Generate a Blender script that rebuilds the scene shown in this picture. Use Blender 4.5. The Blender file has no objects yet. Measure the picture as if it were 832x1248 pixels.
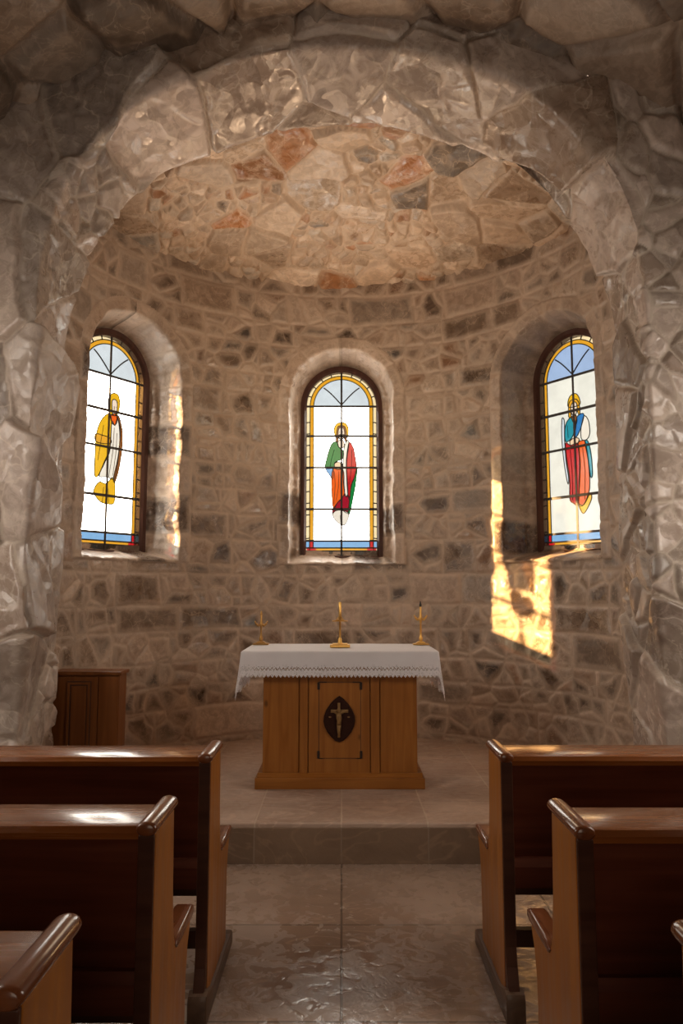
import bpy, bmesh, math, random
import numpy as np
from mathutils import Vector, Matrix
from mathutils.geometry import delaunay_2d_cdt

scene = bpy.context.scene
COL = scene.collection
PI = math.pi
random.seed(7)

# ------------------------------------------------------------------ helpers
def link(o, parent=None):
    COL.objects.link(o)
    if parent is not None:
        o.parent = parent
    return o

def obj(name, bm, mats, parent=None, smooth=False, autosharp=None):
    me = bpy.data.meshes.new(name)
    bm.normal_update()
    bm.to_mesh(me); bm.free()
    if not isinstance(mats, (list, tuple)):
        mats = [mats]
    for m in mats:
        me.materials.append(m)
    if smooth:
        me.polygons.foreach_set('use_smooth', [True] * len(me.polygons))
        if autosharp:
            try:
                me.set_sharp_from_angle(angle=autosharp)
            except Exception:
                pass
    return link(bpy.data.objects.new(name, me), parent)

def tag(o, label=None, cat=None, group=None, kind=None):
    if label: o['label'] = label
    if cat: o['category'] = cat
    if group: o['group'] = group
    if kind: o['kind'] = kind
    return o

def empty(name, loc=(0, 0, 0), rz=0.0, parent=None):
    o = bpy.data.objects.new(name, None)
    o.empty_display_size = 0.1
    o.location = loc; o.rotation_euler = (0, 0, rz)
    return link(o, parent)

def copy_tree(o, parent=None):
    c = o.copy(); COL.objects.link(c); c.parent = parent
    for ch in list(o.children):
        copy_tree(ch, c)
    return c

def add_box(bm, x0, x1, y0, y1, z0, z1, bev=0.0, seg=2, mat=0):
    t = bmesh.new()
    vs = [t.verts.new(p) for p in ((x0,y0,z0),(x1,y0,z0),(x1,y1,z0),(x0,y1,z0),
                                   (x0,y0,z1),(x1,y0,z1),(x1,y1,z1),(x0,y1,z1))]
    for f in ((3,2,1,0),(4,5,6,7),(0,1,5,4),(1,2,6,5),(2,3,7,6),(3,0,4,7)):
        t.faces.new([vs[i] for i in f])
    if bev > 0:
        bmesh.ops.bevel(t, geom=list(t.edges), offset=bev, segments=seg, profile=0.5, affect='EDGES')
    merge(bm, t, mat)

def merge(bm, t, mat=0):
    t.verts.index_update()
    vs = [bm.verts.new(v.co) for v in t.verts]
    for f in t.faces:
        try:
            nf = bm.faces.new([vs[v.index] for v in f.verts]); nf.material_index = mat
        except ValueError:
            pass
    t.free()

def add_prism(bm, pts, axis, a0, a1, bev=0.0, seg=2, mat=0):
    """extrude a 2-D outline along axis ('x': pts are (y,z); 'y': pts are (x,z); 'z': (x,y))"""
    def P(p, a):
        return {'x': (a, p[0], p[1]), 'y': (p[0], a, p[1]), 'z': (p[0], p[1], a)}[axis]
    t = bmesh.new()
    A = [t.verts.new(P(p, a0)) for p in pts]
    B = [t.verts.new(P(p, a1)) for p in pts]
    n = len(pts)
    capA = t.faces.new(A); capB = t.faces.new(list(reversed(B)))
    for i in range(n):
        t.faces.new([A[(i+1) % n], A[i], B[i], B[(i+1) % n]])
    bmesh.ops.recalc_face_normals(t, faces=list(t.faces))
    if bev > 0:
        es = list(set(list(capA.edges) + list(capB.edges)))
        bmesh.ops.bevel(t, geom=es, offset=bev, segments=seg, profile=0.5, affect='EDGES')
    merge(bm, t, mat)

def add_tube(bm, pts, r, n=8, closed=False, mat=0):
    pts = [Vector(p) for p in pts]
    m = len(pts)
    rings = []
    for i, p in enumerate(pts):
        if closed:
            d = pts[(i+1) % m] - pts[i-1]
        else:
            d = pts[min(i+1, m-1)] - pts[max(i-1, 0)]
        d.normalize()
        up = Vector((0, 1, 0)) if abs(d.y) < 0.9 else Vector((1, 0, 0))
        a = d.cross(up).normalized(); b = d.cross(a).normalized()
        rr = r[i] if isinstance(r, (list, tuple)) else r
        rings.append([bm.verts.new(p + a*(rr*math.cos(2*PI*k/n)) + b*(rr*math.sin(2*PI*k/n))) for k in range(n)])
    for i in range(m if closed else m-1):
        A, B = rings[i], rings[(i+1) % m]
        for k in range(n):
            f = bm.faces.new([A[k], A[(k+1) % n], B[(k+1) % n], B[k]]); f.material_index = mat
    if not closed:
        bm.faces.new(list(reversed(rings[0]))).material_index = mat
        bm.faces.new(rings[-1]).material_index = mat

def add_lathe(bm, prof, cx=0, cy=0, n=20, sx=1.0, sy=1.0, mat=0):
    rings = [[bm.verts.new((cx + sx*r*math.cos(2*PI*k/n), cy + sy*r*math.sin(2*PI*k/n), z)) for k in range(n)] for r, z in prof]
    for A, B in zip(rings, rings[1:]):
        for k in range(n):
            bm.faces.new([A[k], A[(k+1) % n], B[(k+1) % n], B[k]]).material_index = mat
    bm.faces.new(list(reversed(rings[0]))).material_index = mat
    bm.faces.new(rings[-1]).material_index = mat

def add_blob(bm, c, r, mat=0, u=14, v=10):
    t = bmesh.new()
    bmesh.ops.create_uvsphere(t, u_segments=u, v_segments=v, radius=1.0)
    for q in t.verts:
        q.co = Vector((c[0]+q.co.x*r[0], c[1]+q.co.y*r[1], c[2]+q.co.z*r[2]))
    merge(bm, t, mat)

def catmull(pts, k=5):
    out = []; n = len(pts)
    for i in range(n):
        p0, p1, p2, p3 = (Vector(pts[(i+j-1) % n]) for j in range(4))
        for s in range(k):
            t = s / k
            out.append(tuple(0.5*((2*p1) + (p2-p0)*t + (2*p0-5*p1+4*p2-p3)*t*t + (3*p1-p0-3*p2+p3)*t**3)))
    return out

# ------------------------------------------------------------------ materials
def nt(name):
    m = bpy.data.materials.new(name); m.use_nodes = True
    t = m.node_tree; t.nodes.clear()
    out = t.nodes.new('ShaderNodeOutputMaterial')
    return m, t, out

def N(t, typ, **kw):
    n = t.nodes.new(typ)
    for k, v in kw.items():
        setattr(n, k, v)
    return n

def ramp(t, stops, interp='LINEAR'):
    n = N(t, 'ShaderNodeValToRGB'); cr = n.color_ramp; cr.interpolation = interp
    while len(cr.elements) < len(stops):
        cr.elements.new(0.5)
    for e, (p, c) in zip(cr.elements, stops):
        e.position = p; e.color = (c[0], c[1], c[2], 1) if len(c) == 3 else c
    return n

def mixc(t, fac, a, b, blend='MIX'):
    n = N(t, 'ShaderNodeMix', data_type='RGBA', blend_type=blend)
    for sock, val in ((n.inputs[0], fac), (n.inputs[6], a), (n.inputs[7], b)):
        if hasattr(val, 'is_output'):
            t.links.new(val, sock)
        elif isinstance(val, (tuple, list)):
            sock.default_value = (val[0], val[1], val[2], 1)
        else:
            sock.default_value = val
    return n.outputs[2]

def math_n(t, op, a, b=None, clamp=False):
    n = N(t, 'ShaderNodeMath', operation=op, use_clamp=clamp)
    for i, val in enumerate((a, b)):
        if val is None: continue
        if hasattr(val, 'is_output'): t.links.new(val, n.inputs[i])
        else: n.inputs[i].default_value = val
    return n.outputs[0]

def maprange(t, v, a, b, c, d, smooth=True):
    n = N(t, 'ShaderNodeMapRange', interpolation_type='SMOOTHSTEP' if smooth else 'LINEAR')
    t.links.new(v, n.inputs[0])
    for i, x in enumerate((a, b, c, d)):
        n.inputs[i+1].default_value = x
    return n.outputs[0]

def principled(t, out):
    b = N(t, 'ShaderNodeBsdfPrincipled'); t.links.new(b.outputs[0], out.inputs[0]); return b

def simple(name, col, rough=0.5, metal=0.0, var=0.1, scale=30, bump=0.0, coat=0.0, spec=0.5):
    m, t, out = nt(name); b = principled(t, out)
    tc = N(t, 'ShaderNodeTexCoord'); no = N(t, 'ShaderNodeTexNoise')
    no.inputs['Scale'].default_value = scale; no.inputs['Detail'].default_value = 4
    t.links.new(tc.outputs['Object'], no.inputs['Vector'])
    c = mixc(t, no.outputs[0], tuple(x*(1-var) for x in col), tuple(min(1, x*(1+var)) for x in col))
    t.links.new(c, b.inputs['Base Color'])
    b.inputs['Roughness'].default_value = rough; b.inputs['Metallic'].default_value = metal
    b.inputs['Coat Weight'].default_value = coat; b.inputs['Specular IOR Level'].default_value = spec
    if bump:
        bp = N(t, 'ShaderNodeBump'); bp.inputs['Strength'].default_value = bump; bp.inputs['Distance'].default_value = 0.002
        t.links.new(no.outputs[0], bp.inputs['Height']); t.links.new(bp.outputs[0], b.inputs['Normal'])
    return m

def wood(name, light, dark, grain='z', rough=0.3, coat=0.4, scale=1.0, knots=False, coat_rough=0.12):
    m, t, out = nt(name); b = principled(t, out)
    tc = N(t, 'ShaderNodeTexCoord'); mp = N(t, 'ShaderNodeMapping')
    s = [26*scale, 26*scale, 26*scale]; s['xyz'.index(grain)] = 1.6*scale
    mp.inputs['Scale'].default_value = s
    t.links.new(tc.outputs['Object'], mp.inputs[0])
    n1 = N(t, 'ShaderNodeTexNoise'); n1.inputs['Scale'].default_value = 1.0; n1.inputs['Detail'].default_value = 6
    n1.inputs['Distortion'].default_value = 0.6
    t.links.new(mp.outputs[0], n1.inputs['Vector'])
    n2 = N(t, 'ShaderNodeTexNoise'); n2.inputs['Scale'].default_value = 2.2; n2.inputs['Detail'].default_value = 3
    t.links.new(tc.outputs['Object'], n2.inputs['Vector'])
    r = ramp(t, [(0.25, dark), (0.5, tuple((a+c)/2 for a, c in zip(light, dark))), (0.72, light)])
    t.links.new(n1.outputs[0], r.inputs[0])
    c = mixc(t, maprange(t, n2.outputs[0], 0.35, 0.75, 0.0, 0.45), r.outputs[0], tuple(0.7*x for x in dark))
    if knots:
        vo = N(t, 'ShaderNodeTexVoronoi'); vo.inputs['Scale'].default_value = 3.1
        mk = N(t, 'ShaderNodeMapping'); sk = [1.6, 1.6, 1.6]; sk['xyz'.index(grain)] = 0.9
        mk.inputs['Scale'].default_value = sk; t.links.new(tc.outputs['Object'], mk.inputs[0])
        t.links.new(mk.outputs[0], vo.inputs['Vector'])
        c = mixc(t, maprange(t, vo.outputs[0], 0.03, 0.09, 0.8, 0.0), c, tuple(0.35*x for x in dark))
    t.links.new(c, b.inputs['Base Color'])
    t.links.new(maprange(t, n1.outputs[0], 0.3, 0.7, rough*0.8, rough*1.25), b.inputs['Roughness'])
    b.inputs['Specular IOR Level'].default_value = 0.25; b.inputs['Coat Weight'].default_value = coat; b.inputs['Coat Roughness'].default_value = coat_rough
    bp = N(t, 'ShaderNodeBump'); bp.inputs['Strength'].default_value = 0.12; bp.inputs['Distance'].default_value = 0.0015
    t.links.new(n1.outputs[0], bp.inputs['Height'])
    n3 = N(t, 'ShaderNodeTexNoise'); n3.inputs['Scale'].default_value = 60; t.links.new(tc.outputs['Object'], n3.inputs['Vector'])
    bp2 = N(t, 'ShaderNodeBump'); bp2.inputs['Strength'].default_value = 0.12; bp2.inputs['Distance'].default_value = 0.001
    t.links.new(n3.outputs[0], bp2.inputs['Height']); t.links.new(bp2.outputs[0], b.inputs['Coat Normal'])
    t.links.new(bp.outputs[0], b.inputs['Normal'])
    return m

def stone(name, palette, mortar, m0=0.004, m1=0.016, rim=0.05, rimfac=0.45, rough=(0.3, 0.55), vein=0.5, bump=0.5, tscale=1.0, spec=0.5, facet=(0.15, 0.08), wob=0.03, crack=0.3):
    """rubble masonry: the mesh carries 'edge' (distance to the joint) and 'stone' (three random numbers per stone)"""
    m, t, out = nt(name); b = principled(t, out)
    tc = N(t, 'ShaderNodeTexCoord')
    ae = N(t, 'ShaderNodeAttribute', attribute_name='edge'); at = N(t, 'ShaderNodeAttribute', attribute_name='stone')
    sp = N(t, 'ShaderNodeSeparateColor'); t.links.new(at.outputs['Color'], sp.inputs[0])
    r1, r2, r3 = sp.outputs[0], sp.outputs[1], sp.outputs[2]
    # coordinates shifted per stone so that every stone has its own figure
    cb = N(t, 'ShaderNodeCombineXYZ')
    t.links.new(math_n(t, 'MULTIPLY', r1, 37.0), cb.inputs[0]); t.links.new(math_n(t, 'MULTIPLY', r2, 23.0), cb.inputs[1]); t.links.new(math_n(t, 'MULTIPLY', r3, 51.0), cb.inputs[2])
    va = N(t, 'ShaderNodeVectorMath', operation='ADD'); t.links.new(tc.outputs['Object'], va.inputs[0]); t.links.new(cb.outputs[0], va.inputs[1])
    P = va.outputs[0]
    def noise(scale, detail=5, dist=0.0, vec=P, rough_=0.55):
        n = N(t, 'ShaderNodeTexNoise'); n.inputs['Scale'].default_value = scale*tscale; n.inputs['Detail'].default_value = detail
        n.inputs['Distortion'].default_value = dist; n.inputs['Roughness'].default_value = rough_
        t.links.new(vec, n.inputs['Vector']); return n.outputs[0]
    stops = []; acc = 0.0; tot = sum(w for w, _ in palette)
    for w, c in palette:
        stops.append((acc, c)); acc += w/tot
    base = ramp(t, stops, 'CONSTANT'); t.links.new(r1, base.inputs[0])
    nA = noise(5, 6, 1.2)
    nB = noise(17, 7, 0.8, rough_=0.65)
    nC = noise(3.0, 4, 2.5)
    bright = maprange(t, r2, 0.0, 1.0, 0.62, 1.36, False)
    c = mixc(t, 1.0, base.outputs[0], (0.5, 0.5, 0.5), 'MULTIPLY')
    hsv = N(t, 'ShaderNodeHueSaturation'); t.links.new(base.outputs[0], hsv.inputs['Color']); t.links.new(bright, hsv.inputs['Value'])
    c = hsv.outputs[0]
    c = mixc(t, maprange(t, nA, 0.38, 0.68, 0.0, 0.55), c, mixc(t, 0.62, c, mortar))
    c = mixc(t, maprange(t, nB, 0.42, 0.62, 0.45, 0.0), c, mixc(t, 1.0, c, (0.5, 0.46, 0.42), 'MULTIPLY'))
    # pale veins: iso-lines of a distorted noise
    ve = math_n(t, 'ABSOLUTE', math_n(t, 'SUBTRACT', nC, 0.5))
    vf = maprange(t, ve, 0.0, 0.014, vein, 0.0)
    vf = math_n(t, 'MULTIPLY', vf, maprange(t, nA, 0.35, 0.6, 0.1, 1.0))
    c = mixc(t, vf, c, tuple(min(1, 1.1*x) for x in mortar))
    # hairline cracks along cleavage planes
    vc = N(t, 'ShaderNodeTexVoronoi', feature='DISTANCE_TO_EDGE'); vc.inputs['Scale'].default_value = 5.0*tscale
    wn = N(t, 'ShaderNodeTexNoise'); wn.inputs['Scale'].default_value = 6.0; wn.inputs['Detail'].default_value = 3; t.links.new(P, wn.inputs['Vector'])
    wv = N(t, 'ShaderNodeVectorMath', operation='MULTIPLY_ADD'); t.links.new(wn.outputs[1], wv.inputs[0]); wv.inputs[1].default_value = (0.25, 0.25, 0.25); t.links.new(P, wv.inputs[2])
    t.links.new(wv.outputs[0], vc.inputs['Vector'])
    cf = math_n(t, 'MULTIPLY', maprange(t, vc.outputs['Distance'], 0.0, 0.03, crack, 0.0), maprange(t, nC, 0.4, 0.6, 0.1, 1.0))
    c = mixc(t, cf, c, tuple(min(1, 1.2*x) for x in mortar))
    # joints, softly bleeding into the stone
    nD = noise(30, 4, 0.0, tc.outputs['Object'])
    nE = noise(4.5, 3, 0.4, tc.outputs['Object'])
    ed = math_n(t, 'ADD', ae.outputs['Fac'], math_n(t, 'MULTIPLY', math_n(t, 'SUBTRACT', nD, 0.5), 0.014))
    ed = math_n(t, 'SUBTRACT', ed, math_n(t, 'MULTIPLY', math_n(t, 'SUBTRACT', nE, 0.42), wob))
    c = mixc(t, maprange(t, ed, m1, m1+rim, rimfac, 0.0), c, mortar)
    mort = maprange(t, ed, m0, m1, 1.0, 0.0)
    mc = mixc(t, nD, tuple(0.75*x for x in mortar), tuple(min(1, 1.15*x) for x in mortar))
    c = mixc(t, math_n(t, 'MULTIPLY', mort, maprange(t, noise(2.6, 3, 0.8, tc.outputs['Object']), 0.38, 0.62, 0.22, 0.92)), c, mc)
    t.links.new(c, b.inputs['Base Color'])
    ro = maprange(t, nB, 0.35, 0.65, rough[0], rough[1])
    ro = math_n(t, 'ADD', ro, math_n(t, 'MULTIPLY', math_n(t, 'SUBTRACT', r3, 0.5), 0.2), True)
    ro = math_n(t, 'ADD', ro, math_n(t, 'MULTIPLY', mort, 0.2), True)
    t.links.new(ro, b.inputs['Roughness'])
    b.inputs['Specular IOR Level'].default_value = spec
    h = math_n(t, 'ADD', math_n(t, 'MULTIPLY', nB, 0.5), math_n(t, 'MULTIPLY', noise(7, 3, 0.6), 0.5))
    # cleavage faces: every cell of two Voronoi fields tips the surface its own way
    nn = N(t, 'ShaderNodeTexNoise'); nn.inputs['Scale'].default_value = 3.5; t.links.new(P, nn.inputs['Vector'])
    vd = N(t, 'ShaderNodeVectorMath', operation='MULTIPLY_ADD'); t.links.new(nn.outputs[1], vd.inputs[0]); vd.inputs[1].default_value = (0.35, 0.35, 0.35); t.links.new(P, vd.inputs[2])
    ge = N(t, 'ShaderNodeNewGeometry'); cur = ge.outputs['Normal']
    for sc_, k_ in ((6.0*tscale, facet[0]), (21.0*tscale, facet[1])):
        vo = N(t, 'ShaderNodeTexVoronoi'); vo.inputs['Scale'].default_value = sc_; t.links.new(vd.outputs[0], vo.inputs['Vector'])
        sb = N(t, 'ShaderNodeVectorMath', operation='SUBTRACT'); t.links.new(vo.outputs['Color'], sb.inputs[0]); sb.inputs[1].default_value = (0.5, 0.5, 0.5)
        ma = N(t, 'ShaderNodeVectorMath', operation='MULTIPLY_ADD'); t.links.new(sb.outputs[0], ma.inputs[0]); ma.inputs[1].default_value = (2*k_, 2*k_, 2*k_); t.links.new(cur, ma.inputs[2])
        cur = ma.outputs[0]
    nz = N(t, 'ShaderNodeVectorMath', operation='NORMALIZE'); t.links.new(cur, nz.inputs[0])
    bp = N(t, 'ShaderNodeBump'); bp.inputs['Strength'].default_value = bump; bp.inputs['Distance'].default_value = 0.012
    t.links.new(h, bp.inputs['Height']); t.links.new(nz.outputs[0], bp.inputs['Normal']); t.links.new(bp.outputs[0], b.inputs['Normal'])
    return m

def floor_mat(name, c1, c2, joint, bw, rh, ox=0.0, oy=0.0, vert=False, rough=(0.07, 0.40)):
    m, t, out = nt(name); b = principled(t, out)
    tc = N(t, 'ShaderNodeTexCoord'); mp = N(t, 'ShaderNodeMapping'); mp.inputs['Location'].default_value = (ox, oy, 0)
    t.links.new(tc.outputs['Object'], mp.inputs[0])
    br = N(t, 'ShaderNodeTexBrick', offset=0.0, squash=1.0)
    br.inputs['Scale'].default_value = 1.0; br.inputs['Mortar Size'].default_value = 0.005; br.inputs['Mortar Smooth'].default_value = 0.3
    br.inputs['Brick Width'].default_value = bw; br.inputs['Row Height'].default_value = rh
    br.inputs['Color1'].default_value = (0, 0, 0, 1); br.inputs['Color2'].default_value = (1, 1, 1, 1); br.inputs['Mortar'].default_value = (0.5, 0.5, 0.5, 1)
    t.links.new(mp.outputs[0], br.inputs['Vector'])
    def noise(scale, detail=5, dist=0.0, sc=(1, 1, 1)):
        mq = N(t, 'ShaderNodeMapping'); mq.inputs['Scale'].default_value = sc; t.links.new(tc.outputs['Object'], mq.inputs[0])
        n = N(t, 'ShaderNodeTexNoise'); n.inputs['Scale'].default_value = scale; n.inputs['Detail'].default_value = detail
        n.inputs['Distortion'].default_value = dist; t.links.new(mq.outputs[0], n.inputs['Vector']); return n.outputs[0]
    nA = noise(1.6, 5, 0.8); nB = noise(9, 7, 0.5, (0.6, 1.5, 1)); nC = noise(2.5, 3, 1.8, (0.5, 1.3, 1)); nD = noise(14, 6, 1.0)
    c = mixc(t, maprange(t, nA, 0.3, 0.7, 0, 1), c1, c2)
    c = mixc(t, 0.12, c, br.outputs[0], 'OVERLAY')
    c = mixc(t, maprange(t, nB, 0.34, 0.85, 0.0, 0.36), c, tuple(0.6*x for x in c1))
    ve = math_n(t, 'ABSOLUTE', math_n(t, 'SUBTRACT', nC, 0.5))
    c = mixc(t, maprange(t, ve, 0.0, 0.02, 0.4, 0.0), c, tuple(min(1, 1.35*x) for x in c2))
    c = mixc(t, maprange(t, noise(1.1, 2, 0.5, (0.5, 1.4, 1)), 0.62, 0.75, 0.0, 0.5), c, (0.36, 0.17, 0.09))
    c = mixc(t, br.outputs[1], c, joint)
    t.links.new(c, b.inputs['Base Color'])
    t.links.new(maprange(t, math_n(t, 'ADD', math_n(t, 'MULTIPLY', nD, 0.6), math_n(t, 'MULTIPLY', nA, 0.4)), 0.42, 0.56, rough[0], rough[1]), b.inputs['Roughness'])
    h = math_n(t, 'ADD', math_n(t, 'MULTIPLY', noise(5, 4, 0.7), 1.0), math_n(t, 'MULTIPLY', nD, 0.45))
    h = math_n(t, 'SUBTRACT', h, math_n(t, 'MULTIPLY', br.outputs[1], 0.4))
    bp = N(t, 'ShaderNodeBump'); bp.inputs['Strength'].default_value = 0.5; bp.inputs['Distance'].default_value = 0.014
    t.links.new(h, bp.inputs['Height']); t.links.new(bp.outputs[0], b.inputs['Normal'])
    return m

def glass(name, col, var=0.06):
    """pane of coloured glass: lets tinted light straight through, with a slight gloss"""
    m, t, out = nt(name)
    tc = N(t, 'ShaderNodeTexCoord'); no = N(t, 'ShaderNodeTexNoise'); no.inputs['Scale'].default_value = 9; no.inputs['Detail'].default_value = 4
    t.links.new(tc.outputs['Object'], no.inputs['Vector'])
    col = tuple(math.sqrt(x) for x in col)          # a pane has two faces
    c = mixc(t, no.outputs[0], tuple(x*(1-2*var) for x in col), tuple(min(1, x*(1+var)) for x in col))
    tr = N(t, 'ShaderNodeBsdfTransparent'); t.links.new(c, tr.inputs[0])
    gl = N(t, 'ShaderNodeBsdfGlossy'); gl.inputs['Roughness'].default_value = 0.15; gl.inputs['Color'].default_value = (0.9, 0.9, 0.9, 1)
    mx = N(t, 'ShaderNodeMixShader'); mx.inputs[0].default_value = 0.04
    t.links.new(tr.outputs[0], mx.inputs[1]); t.links.new(gl.outputs[0], mx.inputs[2]); t.links.new(mx.outputs[0], out.inputs[0])
    return m

MORTAR = (0.56, 0.435, 0.335)
PAL_APSE = [(18, (0.34, 0.255, 0.195)), (20, (0.235, 0.168, 0.122)), (15, (0.29, 0.228, 0.18)), (18, (0.155, 0.106, 0.073)),
            (9, (0.42, 0.33, 0.26)), (11, (0.095, 0.062, 0.043)), (5, (0.18, 0.095, 0.052)), (4, (0.07, 0.057, 0.049))]
PAL_ARCH = [(24, (0.50, 0.405, 0.345)), (20, (0.44, 0.36, 0.31)), (22, (0.56, 0.46, 0.40)), (16, (0.39, 0.30, 0.245)),
            (7, (0.33, 0.24, 0.18)), (4, (0.30, 0.25, 0.22))]
PAL_CEIL = [(22, (0.48, 0.35, 0.25)), (18, (0.56, 0.43, 0.32)), (14, (0.40, 0.26, 0.165)), (10, (0.36, 0.155, 0.06)),
            (14, (0.62, 0.50, 0.40)), (8, (0.45, 0.40, 0.35)), (4, (0.17, 0.13, 0.10))]
PAL_NAVE = [(22, (0.28, 0.21, 0.158)), (20, (0.22, 0.158, 0.112)), (18, (0.31, 0.24, 0.185)), (16, (0.18, 0.125, 0.087))]

M = {}
M['apse'] = stone('apse_rubble', [(w_, tuple(1.13*x for x in c_)) for w_, c_ in PAL_APSE], MORTAR, rim=0.035, rimfac=0.5, rough=(0.30, 0.55), bump=0.3, facet=(0.13, 0.07), wob=0.05, crack=0.3)
M['arch'] = stone('arch_quartz', [(w_, tuple(0.88*x for x in c_)) for w_, c_ in PAL_ARCH], (0.54, 0.455, 0.37), m0=0.002, m1=0.009, rim=0.03, rimfac=0.25, rough=(0.20, 0.42), bump=0.22, vein=0.5, tscale=0.62, facet=(0.21, 0.09), wob=0.01, crack=0.45)
M['dome'] = stone('dome_agate', PAL_CEIL, (0.60, 0.46, 0.34), m0=0.003, m1=0.014, rim=0.03, rimfac=0.35, rough=(0.26, 0.5), bump=0.3, tscale=0.9, facet=(0.16, 0.10), wob=0.03, crack=0.4)
M['nave'] = stone('nave_rubble', PAL_NAVE, (0.40, 0.31, 0.24), m0=0.002, m1=0.010, rim=0.03, rimfac=0.15, rough=(0.4, 0.65), bump=0.4, tscale=0.8, facet=(0.10, 0.08), wob=0.01)
M['floor'] = floor_mat('nave_flagstones', (0.25, 0.168, 0.12), (0.325, 0.23, 0.175), (0.12, 0.085, 0.06), 0.94, 0.72, 0.0, -4.07+0.72*10)
M['platform'] = floor_mat('platform_stone', (0.36, 0.245, 0.18), (0.46, 0.335, 0.26), (0.50, 0.39, 0.30), 0.46, 0.60, 0.0, 0.35, rough=(0.3, 0.5))

# ------------------------------------------------------------------ numpy stone patterns
def hsh(a, b, k):
    x = np.sin(a*127.1 + b*311.7 + k*74.7)*43758.5453
    return x - np.floor(x)

def vnoise(u, v, k):
    iu = np.floor(u); iv = np.floor(v); fu = u-iu; fv = v-iv
    fu = fu*fu*(3-2*fu); fv = fv*fv*(3-2*fv)
    a = hsh(iu, iv, k); b = hsh(iu+1, iv, k); c = hsh(iu, iv+1, k); d = hsh(iu+1, iv+1, k)
    return (a*(1-fu)+b*fu)*(1-fv)+(c*(1-fu)+d*fu)*fv - 0.5

def fbm(u, v, k, o=4):
    s = 0; a = 1.0
    for i in range(o):
        s = s + a*vnoise(u*2**i, v*2**i, k+i*3.7); a *= 0.5
    return s

def smooth(x, a, b):
    t = np.clip((x-a)/(b-a), 0, 1); return t*t*(3-2*t)

def vor(u, v, cu, cv, k, jit=0.85):
    U = u/cu; V = v/cv; iu = np.floor(U); iv = np.floor(V)
    best = np.full(U.shape, 1e9); bx = np.zeros(U.shape); by = bx.copy(); bi = bx.copy(); bj = bx.copy()
    cand = []
    for di in (-2, -1, 0, 1, 2):
        for dj in (-2, -1, 0, 1, 2):
            ci = iu+di; cj = iv+dj
            px = (ci+0.5+jit*(hsh(ci, cj, k)-0.5))*cu; py = (cj+0.5+jit*(hsh(ci, cj, k+9.3)-0.5))*cv
            d = (px-u)**2+(py-v)**2
            cand.append((px, py))
            w = d < best
            best = np.where(w, d, best); bx = np.where(w, px, bx); by = np.where(w, py, by); bi = np.where(w, ci, bi); bj = np.where(w, cj, bj)
    ed = np.full(U.shape, 1e9)
    for px, py in cand:
        dx = px-bx; dy = py-by; L = np.sqrt(dx*dx+dy*dy)
        ok = L > 1e-6
        e = ((bx+px)/2-u)*dx + ((by+py)/2-v)*dy
        e = np.where(ok, e/np.where(ok, L, 1), 1e9)
        ed = np.minimum(ed, e)
    return ed, bi, bj, u-bx, v-by

def courses(u, v, k, rh=(0.17, 0.30), bw=(0.26, 0.62), solid=0.38, cell=0.17):
    rng = np.random.RandomState(int(k*10) % 100000)
    uw = u + 0.05*fbm(u*3, v*3, k+1) ; vw = v + 0.024*fbm(u*2.2, v*2.2, k+2)
    rows = [v.min()-0.3]
    while rows[-1] < v.max()+0.3:
        rows.append(rows[-1]+rng.uniform(*rh))
    rows = np.array(rows); ri = np.clip(np.searchsorted(rows, vw)-1, 0, len(rows)-2)
    dv = np.minimum(vw-rows[ri], rows[ri+1]-vw)
    d1 = dv.copy(); bid = np.zeros(u.shape)
    for r in range(len(rows)-1):
        m = ri == r
        j = [u.min()-1-rng.uniform(0, .5)]
        while j[-1] < u.max()+1:
            j.append(j[-1]+rng.uniform(*bw))
        j = np.array(j); sl = rng.uniform(-0.12, 0.12, len(j))
        uu = uw[m]+ (vw[m]-rows[r])*0.06
        ii = np.clip(np.searchsorted(j, uu)-1, 0, len(j)-2)
        d1[m] = np.minimum(d1[m], np.minimum(uu-j[ii], j[ii+1]-uu)); bid[m] = r*131+ii
    sol = hsh(bid, bid*0.37, k+5) < solid
    d2, ci, cj, du, dvv = vor(uw+0.028*fbm(u*8, v*8, k+3, 3), vw+0.02*fbm(u*8, v*8, k+4, 3), cell, cell, k+7, 1.0)
    edge = np.where(sol, d1, np.minimum(d1, d2))
    a = np.where(sol, bid, ci+17*bid); b = np.where(sol, 3.3, cj)
    return edge, np.stack([hsh(a, b, k+11)*np.where(sol, 0.74, 1.0), hsh(a, b, k+13), hsh(a, b, k+17)], -1)

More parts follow.
